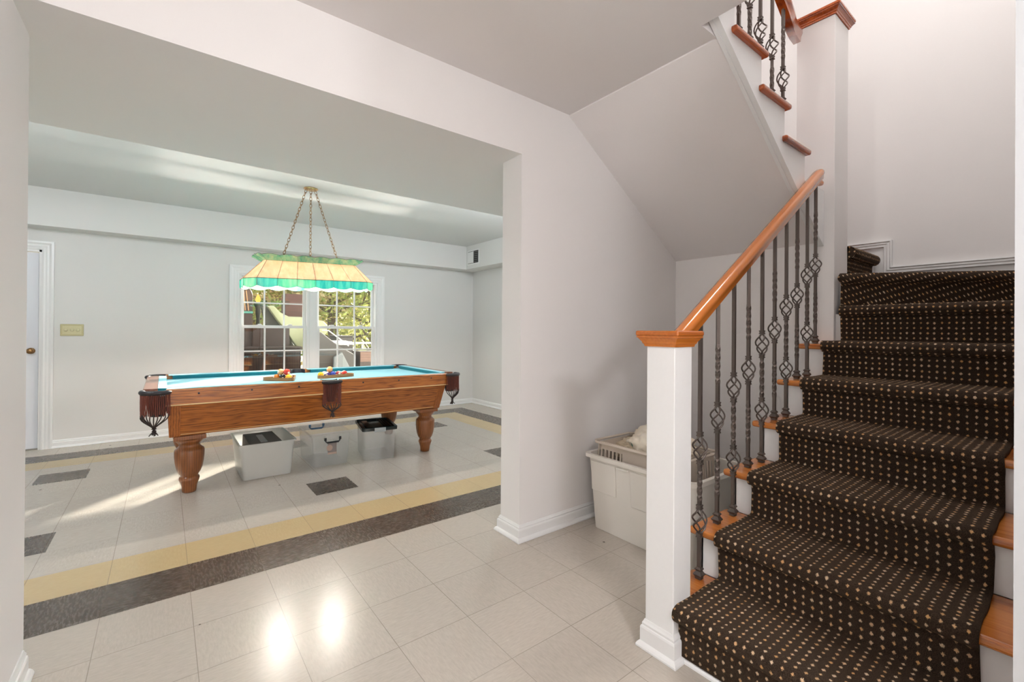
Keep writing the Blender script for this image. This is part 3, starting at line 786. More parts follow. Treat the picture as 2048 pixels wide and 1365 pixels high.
# cabinet: tapering apron panels with upright corner boards
ZB, ZT = .432, .668
def cab(z):
    f = (z-ZB)/(ZT-ZB)
    return (HX0+.022-.012*f, HX1-.030+.014*f+.0, CY-.530-.105*f, CY+.530+.105*f)
def slab(corners_b, corners_t): return MB().hexa(corners_b, corners_t)
xb0, xb1, yb0, yb1 = cab(ZB); xt0, xt1, yt0, yt1 = cab(ZT)
cw = .062
for sy in (0, 1):
    yb, yt = (yb0, yt0) if sy == 0 else (yb1, yt1); q = 1 if sy == 0 else -1
    slab([(xb0+cw, yb, ZB), (xb1-cw, yb, ZB), (xb1-cw, yb+q*.02, ZB), (xb0+cw, yb+q*.02, ZB)], [(xt0+cw+.01, yt, ZT), (xt1-cw-.01, yt, ZT), (xt1-cw-.01, yt+q*.02, ZT), (xt0+cw+.01, yt+q*.02, ZT)]).build('apron', OAK_TABLE, pt)
    m = MB(); m.tube([(xb0+cw, yb-q*.002, ZB+.012), (xb1-cw, yb-q*.002, ZB+.012)], .0045, 8); m.build('strip', GOLDTRIM, pt)
for sx in (0, 1):
    xb, xt = (xb0, xt0) if sx == 0 else (xb1, xt1); q = 1 if sx == 0 else -1
    slab([(xb, yb0+cw, ZB), (xb+q*.02, yb0+cw, ZB), (xb+q*.02, yb1-cw, ZB), (xb, yb1-cw, ZB)], [(xt, yt0+cw, ZT), (xt+q*.02, yt0+cw, ZT), (xt+q*.02, yt1-cw, ZT), (xt, yt1-cw, ZT)]).build('apron', OAK_TABLE, pt)
for sx in (0, 1):
    for sy in (0, 1):
        xb, xt = ((xb0, xt0), (xb1, xt1))[sx]; yb, yt = ((yb0, yt0), (yb1, yt1))[sy]; q = 1-2*sx; r = 1-2*sy; e = .003
        slab([(xb-q*e, yb-r*e, ZB-.006), (xb+q*cw, yb-r*e, ZB-.006), (xb+q*cw, yb+r*cw, ZB-.006), (xb-q*e, yb+r*cw, ZB-.006)], [(xt-q*e, yt-r*e, ZT), (xt+q*(cw+.01), yt-r*e, ZT), (xt+q*(cw+.01), yt+r*cw, ZT), (xt-q*e, yt+r*cw, ZT)]).build('corner_post', OAK_TABLEV, pt, bevel=.004)
# legs
lp = [(.036, 0), (.043, .004), (.046, .02), (.049, .05), (.058, .078), (.062, .088), (.065, .100), (.062, .112), (.054, .120), (.056, .130), (.070, .150), (.082, .185), (.089, .225), (.093, .265), (.093, .305), (.090, .318), (.076, .330), (.066, .342), (.064, .352), (.070, .362), (.080, .372), (.088, .384), (.092, .395)]
for sx in (-1, 1):
    for sy in (-1, 1):
        x, y = CX+sx*.955, CY+sy*.455
        m = MB().lathe(lp, (x, y, 0), 48, flute=(.14, .30, .02, 16)); lg = m.build('leg', OAK_LEG, pt, smooth=True, angle=50)
        m = MB().box(x-.098, x+.098, y-.085, y+.085, .395, .428); m.build('leg_plate', OAK_LEG, lg, bevel=.006)
# pockets
rg = random.Random(5)
def pocket(cx, cy, a0, a1, rad, sx, sy, corner=True):
    """rim arc from a0 to a1 (outside of the table), fringe hanging below"""
    m = MB(); n = 18
    pts = []
    for i in range(n+1):
        a = a0+(a1-a0)*i/n
        pts.append((cx+rad*math.cos(a), cy+rad*math.sin(a)*(1 if corner else .42), .766))
    m.tube(pts, [.016 if 0 < i < n else .012 for i in range(n+1)], 10)
    pk = m.build('pocket', LEATHER, pt, smooth=True)
    # inner dark bucket
    m = MB(); r1 = rad*.82
    m.lathe([(r1*.55, .60), (r1*.8, .66), (r1, .72), (r1, .742), (r1*.99, .742), (r1*.94, .72), (r1*.72, .66), (r1*.4, .607)], (cx, cy+(0 if corner else .03), 0), 24, caps=False)
    m.build('pocket_bucket', LEATHER, pk, smooth=True)
    ns = 26 if corner else 20
    kn = Vector((cx+math.cos((a0+a1)/2)*rad*.35, cy+math.sin((a0+a1)/2)*rad*(.35 if corner else .3), .515))
    mm = MB(); md = MB()
    for i in range(ns):
        a = a0+(a1-a0)*(i+.5)/ns
        px, py = cx+rad*1.03*math.cos(a), cy+rad*1.03*math.sin(a)*(1 if corner else .42)
        zb = (.615 if corner else .585)+.010*math.sin(i*1.7)
        pts = [(px+rg.uniform(-.0012, .0012), py+rg.uniform(-.0012, .0012), .756-(.756-zb)*j/5) for j in range(6)]
        mm.tube(pts, .0034, 6)
        if i % 2 == 0:
            e = Vector(pts[-1]); pth = []
            for j in range(8):
                u = j/7; w = u*u*(3-2*u)
                p = e.lerp(kn, w); p.z = zb+(kn.z-zb)*u
                p += Vector((math.cos(a), math.sin(a), 0))*.012*math.sin(PI*u)
                pth.append(p)
            md.tube(pth, .0036, 6)
            tl = [kn+Vector((rg.uniform(-.004, .004), rg.uniform(-.004, .004), 0)), kn+Vector((rg.uniform(-.012, .012), rg.uniform(-.012, .012), -.012)), kn+Vector((rg.uniform(-.028, .028), rg.uniform(-.024, .024), -.038+rg.uniform(-.006, .004)))]
            md.tube(tl, .0032, 5)
    f = mm.build('fringe', FRINGE, pk, smooth=True); tag(f, 'red-brown leather fringe')
    # woven lattice knots between the strands
    md.tube([kn+Vector((.011*math.cos(t*PI/4), .011*math.sin(t*PI/4), .004)) for t in range(8)], .004, 6, closed=True)
    f = md.build('tassel', FRINGED, pk, smooth=True); tag(f, 'dark leather tassel')
k_ = .062
pocket(HX0-.045, HY0+.050, PI*.83-.35+.35, PI*.83+PI*.95, .088, -1, -1)
pocket(HX1+.045, HY0+.050, -PI*.78, PI*.17, .088, 1, -1)
pocket(HX0-.045, HY1-.050, PI*.22, PI*1.17, .088, -1, 1)
pocket(HX1+.045, HY1-.050, -PI*.17, PI*.78, .088, 1, 1)
pocket((g0+g1)/2, HY0+.012, PI, PI*2, .071, 0, -1, False)
pocket((g0+g1)/2, HY1-.012, 0, PI, .071, 0, 1, False)
# side pocket inside leather, visible on the far rail
for yy, q in ((HY1, -1), (HY0, 1)):
    m = MB(); n = 14; rings = []
    for i in range(n+1):
        a = PI*i/n; rr = .068
        x = (g0+g1)/2+rr*math.cos(a); y = yy+q*.11-q*math.sin(a)*.075
        rings.append([(x, y, .66), (x, y, .781), (x-.008*math.cos(a), y-q*-.008*math.sin(a), .781), (x-.008*math.cos(a), y-q*-.008*math.sin(a), .66)])
    m.ring_strip(rings); m.build('pocket_liner', LEATHER, pt, smooth=True)

# ---- racks and balls on the felt
RACKW = wood('rack_wood', srgb(176, 118, 66), srgb(120, 70, 34), 1, .35, 'X', 20, .2, 3)
def rack(cx, cy, rot, side, label):
    t = thing('ball_rack', label, 'rack', (cx, cy, .7425), rot)
    R = side/math.sqrt(3); pts = []
    for i in range(3):
        a = PI/2+i*2*PI/3; v = Vector((R*math.cos(a), R*math.sin(a)))
        for da in (-.9, -.3, .3, .9):
            c = v*.80; pts.append((c.x+R*.17*math.cos(a+da), c.y+R*.17*math.sin(a+da)))
    m = MB(); m.molding(pts, [(0, 0), (0, .030), (.009, .030), (.009, 0)], closed=True)
    o = m.build('frame', RACKW, bevel=.0015); localpart(o, t); return t
def ball_mat(name, col, stripe):
    t = NT(name); tc = t.n('ShaderNodeTexCoord'); sep = t.n('ShaderNodeSeparateXYZ', {0: tc.outputs['Object']})
    spot = t.M('GREATER_THAN', t.M('ABSOLUTE', sep.outputs[0]), .0262)
    c = col
    if stripe: c = t.mix(t.M('LESS_THAN', t.M('ABSOLUTE', sep.outputs[2]), .0155), srgb(238, 228, 206), col)
    t.bsdf(Base_Color=t.mix(spot, c, srgb(240, 232, 214)), Roughness=.08, Coat_Weight=.5); return t.m
BM = {}
def ball(x, y, z, colname, rgb, stripe, label, rot, grp):
    key = (colname, stripe)
    if key not in BM: BM[key] = ball_mat('ball_'+colname+('_striped' if stripe else ''), srgb(*rgb), stripe)
    m = MB().sphere((0, 0, 0), .0285, 24, 14); o = m.build('billiard_ball', BM[key], smooth=True, angle=180)
    o.location = (x, y, z); o.rotation_euler = rot; tag(o, label, 'billiard ball', grp); return o
C_ = dict(yellow=(246, 190, 44), orange=(240, 140, 48), red=(214, 52, 36), peach=(246, 176, 110), black=(30, 30, 34), maroon=(150, 30, 44), purple=(70, 50, 130), blue=(40, 60, 150), green=(30, 110, 80))
L1 = 'wooden rack at the left of the table'; L2 = 'wooden rack behind the near side pocket'
rx, ry = .853, 4.476
zb_ = .7428+.0285
rack(rx, ry, math.radians(-45), .272, 'reddish wooden triangle rack with balls, leftmost on the blue felt')
d_ = .0575
e1 = Vector((math.cos(math.radians(75)), math.sin(math.radians(75))))*d_; e2 = Vector((math.cos(math.radians(135)), math.sin(math.radians(135))))*d_
P0 = Vector((rx, ry))+Vector((math.cos(math.radians(-75)), math.sin(math.radians(-75))))*.098
for (i_, j_, cn, stp, lb, rz_) in [(0, 0, 'yellow', 0, 'bright yellow', -1.0), (1, 0, 'maroon', 1, 'maroon and white striped', .6), (0, 1, 'black', 0, 'solid black', -1.7), (0, 2, 'orange', 0, 'solid orange', .2), (1, 1, 'red', 1, 'white and red striped', .9)]:
    p = P0+e1*i_+e2*j_
    ball(p.x, p.y, zb_, cn, C_[cn], stp, lb+' pool ball in the leftmost triangle rack', (.4, .3, rz_), 'pool balls in the left rack')
c1 = P0+(e1+e2)/3; c2 = P0+e2+(e1+e2)/3
ball(c2.x, c2.y, zb_+.047, 'peach', C_['peach'], 0, 'peach orange pool ball on top of the balls in the leftmost rack', (.3, .2, .5), 'pool balls in the left rack')
ball(c1.x, c1.y, zb_+.047, 'red', C_['red'], 0, 'bright red pool ball on top of the balls in the leftmost rack', (0, .2, -1.15), 'pool balls in the left rack')
sx_, sy_ = 1.292, 4.525
rack(sx_, sy_, .215, .345, 'light wooden triangle rack with balls, nearest the middle of the blue felt')
for (u, v, cn, stp, lb) in [(-.120, -.066, 'yellow', 0, 'bright yellow'), (-.062, -.054, 'purple', 1, 'purple and white striped'), (-.004, -.040, 'blue', 0, 'dark blue'), (.054, -.028, 'maroon', 1, 'maroon and white striped'), (.112, -.014, 'red', 1, 'white and red striped'), (-.07, .004, 'blue', 1, 'blue and white striped'), (-.012, .018, 'orange', 0, 'solid orange')]:
    ball(sx_+u, sy_+v, zb_, cn, C_[cn], stp, lb+' pool ball in the right-hand triangle rack', (.5, .2, u*30), 'pool balls in the right rack')
ball(sx_-.028, sy_-.022, zb_+.046, 'peach', C_['peach'], 0, 'peach orange pool ball on top of the balls in the right-hand rack', (.2, .4, .3), 'pool balls in the right rack')

# ================================================================== STAINED GLASS LAMP
LX, LY = 1.087, 4.53
lm = thing('pendant_lamp', 'stained glass billiard lamp in cream and green hanging by brass chains above the pool table', 'lamp', (LX, LY, 2.535))
TILT = .030
def lz(x, z): return z+(x-LX)*TILT
def ringpts(hl, hd, ch, n_long, off=0, chd=None):
    """elongated octagon, returns corner list (counter clockwise from front left)"""
    c = ch; d = chd if chd is not None else ch
    return [(-hl+c, -hd), (hl-c, -hd), (hl, -hd+d), (hl, hd-d), (hl-c, hd), (-hl+c, hd), (-hl, hd-d), (-hl, -hd+d)]
skirtR = ringpts(.560, .205, .088, 6); topR = ringpts(.400, .085, .022, 6); crownR = ringpts(.470, .135, .040, 6)
def seglist(R):
    """subdivide: front 6, chamfer 1, end 2, chamfer 1, back 6, chamfer 1, end 2, chamfer 1"""
    out = []; cnt = [6, 1, 2, 1, 6, 1, 2, 1]
    for i in range(8):
        a = Vector(R[i]); b = Vector(R[(i+1) % 8])
        for k in range(cnt[i]): out.append(a.lerp(b, k/cnt[i]))
    return out
S1, S2, S3 = seglist(skirtR), seglist(topR), seglist(crownR)
ZS, ZK, ZR_, ZC = 1.575, 1.652, 1.822, 1.868
def P3(v, z): return (LX+v.x, LY+v.y, lz(LX+v.x, z))
N_ = len(S1)
mats_s = [GREENG, GREENG, TEALG, TEALG, GREENG, GREENG2]
lead = MB()
def thick_quad(m, pts, nrm, th=.003):
    n = Vector(nrm).normalized()*th/2
    m.hexa([tuple(Vector(p)-n) for p in pts], [tuple(Vector(p)+n) for p in pts])
for i in range(N_):
    j = (i+1) % N_
    a, b, c, d = P3(S1[i], ZK), P3(S1[j], ZK), P3(S2[j], ZR_), P3(S2[i], ZR_)
    nrm = (Vector(b)-Vector(a)).cross(Vector(d)-Vector(a))
    m = MB(); thick_quad(m, [a, b, c, d], nrm); m.build('glass_panel', CREAMG, lm)
    # scalloped skirt
    K = 8; top = [Vector(a).lerp(Vector(b), k/K) for k in range(K+1)]
    bot = [p-Vector((0, 0, (ZK-ZS)*(.80+.22*math.sin(PI*k/K)))) for k, p in enumerate(top)]
    m = MB(); nv = (Vector(b)-Vector(a)).cross(Vector((0, 0, 1))).normalized()*.0015
    outl = top+bot[::-1]
    m.hexa([tuple(p-nv) for p in outl], [tuple(p+nv) for p in outl])
    mt = [TEALG, GREENG, GREENG, TEALG, TEALG, TEALG, GREENG, GREENG2][i % 8] if i < 8 else [GREENG2, TEALG, GREENG2, GREENG][i % 4]
    m.build('skirt_panel', mt, lm)
    lead.tube([tuple(p) for p in bot], .0018, 5)
    lead.tube([a, tuple(bot[0])], .0020, 5); lead.tube([a, d], .0022, 5); lead.tube([a, b], .0024, 5); lead.tube([d, c], .0024, 5)
    # crown
    e, f_ = Vector(P3(S3[i], ZC)), Vector(P3(S3[j], ZC))
    K = 6; lo_ = [Vector(d).lerp(Vector(c), k/K) for k in range(K+1)]
    hi_ = [e.lerp(f_, k/K)+Vector((0, 0, .011*math.sin(PI*k/K)-.004)) for k in range(K+1)]
    m = MB(); outl = lo_+hi_[::-1]; nv = (Vector(c)-Vector(d)).cross(e-Vector(d)).normalized()*.0015
    m.hexa([tuple(p-nv) for p in outl], [tuple(p+nv) for p in outl])
    m.build('crown_panel', [GREENG2, GREENG2, GREENG, GREENG, GREENG2, GREENG2][i % 6], lm)
    lead.tube([tuple(p) for p in hi_], .0016, 5); lead.tube([d, tuple(hi_[0])], .0018, 5)
lead.build('lead_came', LEAD, lm)
# canopy, chains, cross bar
m = MB(); m.lathe([(.002, 0), (.062, 0), (.064, -.006), (.056, -.014), (.03, -.018), (.002, -.019)], (LX, LY, 2.535), 32); m.build('canopy', simple('polished_brass', srgb(214, 178, 130), .25, .8), lm, smooth=True)
def chain(p0, p1):
    m = MB(); p0, p1 = Vector(p0), Vector(p1); L = (p1-p0).length; pitch = .031; n = int(L/pitch); d = (p1-p0).normalized()
    u = d.orthogonal().normalized(); w = d.cross(u)
    for i in range(n):
        c = p0+d*(i+.5)*(L/n); a = i*PI/2+.5; s_ = u*math.cos(a)+w*math.sin(a)
        pts = []
        for k in range(14):
            t = 2*PI*k/14; pts.append(c+d*math.cos(t)*.0205*(1)+s_*math.sin(t)*.0105)
        m.tube(pts, .0024, 6, closed=True)
    return m
for dx, tx in ((-.040, -.245), (0, 0.0), (.040, .262)):
    ch = chain((LX+dx, LY, 2.517), (LX+tx, LY, lz(LX+tx, 1.838))).build('chain', BRASS, lm, smooth=True)
m = MB(); m.tube([(LX-.39, LY, lz(LX-.39, 1.832)), (LX+.39, LY, lz(LX+.39, 1.832))], .006, 8); m.build('cross_bar', BRASS, lm)
gb = NT('lit_bulb'); gb.t.links.new(gb.n('ShaderNodeEmission', {'Color': (1, .93, .82), 'Strength': 26}).outputs[0], gb.out.inputs[0])
for dx in (-.235, .235):
    z = lz(LX+dx, 1.832)
    m = MB(); m.lathe([(.006, 0), (.016, -.002), (.018, -.05), (.014, -.055)], (LX+dx, LY, z), 16); m.build('bulb_socket', BRASS, lm, smooth=True)
    m = MB(); m.lathe([(.012, -.055), (.016, -.07), (.029, -.095), (.031, -.115), (.024, -.135), (.010, -.145), (.001, -.147)], (LX+dx, LY, z), 20); m.build('bulb', gb.m, lm, smooth=True)
    add_light('POINT', 'lamp_bulb_light', (LX+dx, LY, z-.165), 23, (1, .94, .86), .02)

# ================================================================== STORAGE BINS
def bin_shell(m, x0, x1, y0, y1, h, inset, th, rim=.012, rimh=.010, corner=.03):
    """tapered open box with rounded corners; x0.. at rim, inset at base"""
    def rr(off, z, r):
        out = []
        for (cx, cy, a) in ((x1-off-r, y0+off+r, -PI/2), (x1-off-r, y1-off-r, 0), (x0+off+r, y1-off-r, PI/2), (x0+off+r, y0+off+r, PI)):
            for k in range(6): out.append((cx+r*math.cos(a+PI/2*k/5), cy+r*math.sin(a+PI/2*k/5), z))
        return out
    R = [rr(rim*2, .001, corner) if False else rr(inset, .001, corner), rr(rim+(inset-rim)*.45, h*.55, corner), rr(rim, h-rimh, corner), rr(0, h-rimh, corner), rr(0, h, corner), rr(rim+th, h, corner*.9), rr(rim+th+(inset-rim)*.45, h*.55, corner*.9), rr(inset+th, .001+th, corner*.9)]
    m.ring_strip(R)
    return m
def sbin(x0, x1, y0, y1, h, inset, mat, label, rot=0, cxy=None):
    cx, cy = (x0+x1)/2, (y0+y1)/2
    t = thing('storage_bin', label, 'storage bin', (cx, cy, 0.0005), rot, None)
    m = bin_shell(MB(), x0-cx, x1-cx, y0-cy, y1-cy, h, inset, .003)
    o = m.build('body', mat, smooth=True, angle=50); localpart(o, t); return t
b1 = sbin(.462, .882, 4.055, 4.64, .286, .035, FROST, 'cloudy plastic storage bin holding a brown paper wrapped bundle, leftmost under the pool table')
b2 = sbin(.998, 1.350, 4.080, 4.62, .286, .030, CLEAR, 'empty clear plastic bin with blue and black handles, middle one under the pool table')
cx, cy = 1.174, 4.35
def bail(t, y, z, mat, w=.062, out=-1, name='handle'):
    m = MB(); m.tube([(-w, y, z+.018), (-w, y+out*.012, z+.010), (-w+.004, y+out*.014, z-.012), (-w+.014, y+out*.016, z-.020), (w-.014, y+out*.016, z-.020), (w-.004, y+out*.014, z-.012), (w, y+out*.012, z+.010), (w, y, z+.018)], .0055, 8)
    for s_ in (-1, 1): m.box(s_*w-.009, s_*w+.009, y+out*.012-.006, y+out*.012+.006, z-.004, z+.022)
    m.box(-w+.012, w-.012, y+out*.016-.004, y+out*.016+.006, z-.027, z-.012)
    o = m.build(name, mat, smooth=True, angle=45); localpart(o, t); return o
h1 = bail(b2, -.268, .236, BLACKP); tag(h1, 'black carrying handle')
h2 = bail(b2, .262, .262, BLUEP, out=-1); tag(h2, 'pale blue carrying handle')
m = MB(); m.box(-.035, .040, -.2555, -.2535, .105, .205); o = m.build('sticker', simple('grey_sticker', srgb(148, 138, 134), .5)); localpart(o, b2)
m = MB(); m.box(-.035, .040, -.2575, -.2553, .105, .122); m.prism([(-.02+.026*math.cos(a*PI/8), .162+.026*math.sin(a*PI/8)) for a in range(16)], -.2575, -.2553, 'y'); o2 = m.build('sticker_print', simple('sticker_print', srgb(190, 164, 150), .5)); o2.parent = o
# contents of the first bin
t = thing('paper_bundle', 'dark brown paper bundle with a silver label lying in the leftmost bin', 'bundle', (.665, 4.36, .006))
m = MB(); m.hexa([(-.125, -.245, 0), (.115, -.245, 0), (.115, .205, 0), (-.125, .205, 0)], [(-.115, -.245, .262), (.125, -.250, .262), (.115, .205, .270), (-.115, .205, .270)])
o = m.build('wrapped_bundle', simple('brown_paper', srgb(140, 126, 120), .7, bump=.5, bscale=30), bevel=.004); localpart(o, t)
m = MB(); m.hexa([(-.03, -.18, .263), (.02, -.18, .263), (.02, .10, .268), (-.03, .10, .268)], [(-.03, -.18, .2655), (.02, -.18, .2655), (.02, .10, .2705), (-.03, .10, .2705)])
o = m.build('silver_label', simple('silver_label', srgb(190, 190, 194), .3, .4)); localpart(o, t)
m = MB()
m.hexa([(-.128, -.252, .02), (.118, -.252, .02), (.118, -.2465, .02), (-.128, -.2465, .02)], [(-.128, -.262, .262), (.125, -.262, .262), (.125, -.2515, .262), (-.128, -.2515, .262)])
o = m.build('cardboard_sheet', simple('beige_board', srgb(196, 184, 168), .7)); localpart(o, t)
# third bin with dark lid
b3 = thing('storage_bin', 'clear plastic bin with a smoked dark lid, rightmost under the pool table', 'storage bin', (1.625, 4.245, .0005), -.19)
m = bin_shell(MB(), -.150, .150, -.225, .225, .285, .014, .003, rim=.008, corner=.018); o = m.build('body', CLEAR, smooth=True, angle=50); localpart(o, b3)
m = MB()
def rect_ring(hx, hy, z, r=.02):
    out = []
    for (cx_, cy_, a) in ((hx-r, -hy+r, -PI/2), (hx-r, hy-r, 0), (-hx+r, hy-r, PI/2), (-hx+r, -hy+r, PI)):
        for k in range(5): out.append((cx_+r*math.cos(a+PI/2*k/4), cy_+r*math.sin(a+PI/2*k/4), z))
    return out
m.ring_strip([rect_ring(.158, .233, .272), rect_ring(.160, .235, .300), rect_ring(.150, .225, .302), rect_ring(.142, .217, .290), rect_ring(.139, .214, .289), rect_ring(.150, .225, .2855)])
lid = m.build('lid', DARKCLEAR, smooth=True, angle=40); localpart(lid, b3)
m = MB()
for k in range(3): m.box(.06+.022*k, .066+.022*k, -.18, .18, .2905, .296)
m.box(-.11, -.06, -.17, .17, .2905, .294)
o = m.build('lid_rib', DARKCLEAR); o.parent = lid
for yy in (-.238, .232):
    m = MB(); m.box(-.05, .05, yy, yy+.008, .262, .300); m.box(-.035, .035, yy-.006, yy, .268, .278); o = m.build('latch', simple('grey_latch', srgb(190, 196, 200), .3)); localpart(o, b3)

# ================================================================== LAUNDRY TOTE UNDER THE STAIRS
tx0, tx1, ty0, ty1 = 2.055, 2.62, 1.178, 1.925
tt = thing('plastic_tote', 'large cream white plastic tote full of laundry standing beside the newel post', 'tote', ((tx0+tx1)/2, (ty0+ty1)/2, .0005))
hx, hy = (tx1-tx0)/2, (ty1-ty0)/2
m = bin_shell(MB(), -hx, hx, -hy, hy, .455, .045, .004, rim=.018, rimh=.022, corner=.035)
o = m.build('body', TOTE, smooth=True, angle=45); localpart(o, tt)
m = MB()
def face_x(z): return -hx+.018+(.027)*(1-z/.455)
for (ya, yb, za, zb__) in ((hy-.235, hy-.05, .235, .415), (-hy+.05, hy-.34, .215, .415)):
    x_t, x_b = face_x(zb__), face_x(za)
    m.hexa([(x_b-.007, ya, za), (x_b+.004, ya, za), (x_b+.004, yb, za), (x_b-.007, yb, za)], [(x_t-.007, ya, zb__), (x_t+.004, ya, zb__), (x_t+.004, yb, zb__), (x_t-.007, yb, zb__)])
o = m.build('raised_panel', TOTE, bevel=.003); localpart(o, tt)
m = MB(); m.box(-hx+.006, -hx+.022, hy-.325, hy-.245, .408, .418); o = m.build('grip_ledge', TOTE, bevel=.002); localpart(o, tt)
# laundry basket inside, leaning
bk = thing('laundry_basket', 'beige slatted laundry basket tucked inside the big white tote', 'basket', (2.31, 1.60, .20), 0)
m = MB(); W, D, H = .175, .290, .32
def wall(m, p0, p1, z0, z1, lean, slat=True):
    p0, p1 = Vector(p0), Vector(p1); L = (p1-p0).length; d = (p1-p0).normalized(); nn = Vector((d.y, -d.x, 0))
    def q(s, z): f = (z-z0)/(z1-z0); return p0+d*s+nn*lean*f+Vector((0, 0, z))
    for (za, zb_) in ((z0, z0+.05), (z1-.045, z1)):
        m.hexa([q(0, za)-nn*.002, q(L, za)-nn*.002, q(L, za)+nn*.002, q(0, za)+nn*.002], [q(0, zb_)-nn*.002, q(L, zb_)-nn*.002, q(L, zb_)+nn*.002, q(0, zb_)+nn*.002])
    n = int(L/.028)
    for i in range(n+1):
        s = L*i/n; w = .016 if .3 < i/n < .68 else .0055
        s0, s1 = max(0, s-w), min(L, s+w)
        m.hexa([q(s0, z0+.05)-nn*.002, q(s1, z0+.05)-nn*.002, q(s1, z0+.05)+nn*.002, q(s0, z0+.05)+nn*.002], [q(s0, z1-.045)-nn*.002, q(s1, z1-.045)-nn*.002, q(s1, z1-.045)+nn*.002, q(s0, z1-.045)+nn*.002])
cs = [(-W, D, 0), (-W, -D, 0), (W, -D, 0), (W, D, 0)]
wall(m, cs[1], cs[0], 0, H, -.02 if False else .02) if False else None
for a_, b_ in ((0, 1), (1, 2), (2, 3), (3, 0)):
    p0, p1 = Vector(cs[a_]), Vector(cs[b_]); wall(m, p0, p1, .0, H, -.022)
m.box(-W, W, -D, D, -.004, .002)
o = m.build('basket_body', BASKETM); localpart(o, bk)
m = MB(); e = .017
m.tube([(-W-e, D+e-.03, H), (-W-e, -D-e+.03, H), (-W-e+.03, -D-e, H), (W+e-.03, -D-e, H), (W+e, -D-e+.03, H), (W+e, D+e-.03, H), (W+e-.03, D+e, H), (-W-e+.03, D+e, H)], .008, 8, closed=True)
o = m.build('basket_rim', BASKETM, smooth=True); localpart(o, bk)
# cloth heap
def cloth_mat():
    t = NT('cream_cloth_with_leaves'); tc = t.n('ShaderNodeTexCoord')
    vo = t.n('ShaderNodeTexVoronoi', {'Vector': t.n('ShaderNodeMapping', {'Vector': tc.outputs['Object'], 'Rotation': (0, .3, .8), 'Scale': (1, 2.6, 1)}).outputs[0], 'Scale': 11})
    sp = t.n('ShaderNodeSeparateColor', {0: vo.outputs['Color']})
    mk = t.M('MULTIPLY', t.M('LESS_THAN', vo.outputs['Distance'], .20), t.M('GREATER_THAN', sp.outputs[0], .72))
    c = t.mix(t.noise(tc.outputs['Object'], 9, 2).outputs[0], srgb(240, 234, 222), srgb(244, 226, 196))
    c = t.mix(mk, c, srgb(70, 128, 106)); t.bsdf(Base_Color=c, Roughness=.9, Sheen_Weight=.2); return t.m
def heap(name, c, rx_, ry_, rz_, mat, label, cat, seed, par=None):
    bm_ = bmesh.new(); bmesh.ops.create_icosphere(bm_, subdivisions=5, radius=1)
    from mathutils import noise as N
    for v in bm_.verts:
        p = v.co.copy(); n1 = N.noise(p*1.6+Vector((seed, 0, 0))); n2 = abs(N.noise(p*4.2+Vector((0, seed, 0))+Vector((n1, n1, n1))*1.5)); n3 = abs(N.noise(p*9+Vector((seed, seed, 0))))
        r = 1+.22*n1+.22*n2-.10*n3
        v.co = Vector((p.x*r*rx_, p.y*r*ry_, max(-.3, p.z)*r*rz_))
    me_ = bpy.data.meshes.new(name); bm_.to_mesh(me_); bm_.free(); me_.materials.append(mat)
    for p in me_.polygons: p.use_smooth = True
    o = bpy.data.objects.new(name, me_); COL.objects.link(o); o.location = c; tag(o, label, cat); return o
heap('folded_laundry', (2.36, 1.58, .49), .14, .20, .135, cloth_mat(), 'cream cloth with small green leaves heaped on the laundry basket', 'laundry', 3.3)
heap('folded_laundry', (2.33, 1.73, .46), .12, .13, .075, simple('beige_cloth', srgb(214, 198, 170), .95), 'beige crumpled cloth lying low in the laundry basket by the wall', 'laundry', 8.1)

# ================================================================== SMALL WALL ITEMS
sw = thing('dimmer_plate', 'ivory and brass plate with three dimmer knobs on the wall beside the door', 'switch plate', (-.739, FY, 1.178))
m = MB(); m.box(-.086, .086, -.008, 0, -.059, .059); o = m.build('plate', simple('aged_brass_plate', srgb(190, 182, 140), .4, .35), bevel=.004); localpart(o, sw)
m = MB(); m.box(-.070, .070, -.0095, -.007, -.042, .042); o2 = m.build('inner_plate', IVORY); localpart(o2, sw)
for dx in (-.045, 0, .045):
    m = MB(); m.lathe([(.014, 0), (.015, .006), (.012, .014), (.002, .016)], n=20); o = m.build('knob', IVORY, smooth=True); o.parent = sw; o.rotation_euler = (PI/2, 0, 0); o.location = (dx, -.009, 0)
vt = thing('air_vent', 'small white wall vent with dark louvres on the soffit above the window wall', 'vent', (3.795, 5.90, 2.345))
m = MB(); m.molding([(-.150, -.095), (.150, -.095), (.150, .095), (-.150, .095)], [(0, 0), (0, .006), (.02, .004), (.02, 0)], closed=True)
def yz(o): 
    for v in o.data.vertices: x, y, z = v.co; v.co = (-z, x, y)
    o.data.update()
o = m.build('vent_frame', TRIM); yz(o); localpart(o, vt)
m = MB(); m.box(-.003, -.0005, -.150, .150, -.095, .095); o = m.build('vent_backing', GREYHOLE); localpart(o, vt)
m = MB(); m.box(-.006, -.002, 0.0, .146, -.088, .088); m.box(-.007, -.002, -.012, .004, -.09, .09); o = m.build('vent_damper', TRIM); localpart(o, vt)
for k in range(6):
    z = -.075+.03*k; m = MB(); m.box(-.007, -.003, -.146, -.012, z-.005, z+.005); o = m.build('louvre', simple('louvre_paint', srgb(110, 110, 108), .5) if k == 0 else bpy.data.materials['louvre_paint']); localpart(o, vt)

# ================================================================== OUTSIDE THE WINDOW
GRASS = simple('dry_ground', srgb(150, 140, 110), .95)
DECK = wood('weathered_deck', srgb(136, 122, 108), srgb(96, 84, 74), 1, .7, 'X', 8, 0, 3)
struct('ground_outside', MB().box(-25, 40, 6.9, 60, -1.0, -.9), GRASS)
MB().box(-1.5, 5.5, 6.475, 9.6, -.08, .0).build('deck_floor', DECK, kind='structure')
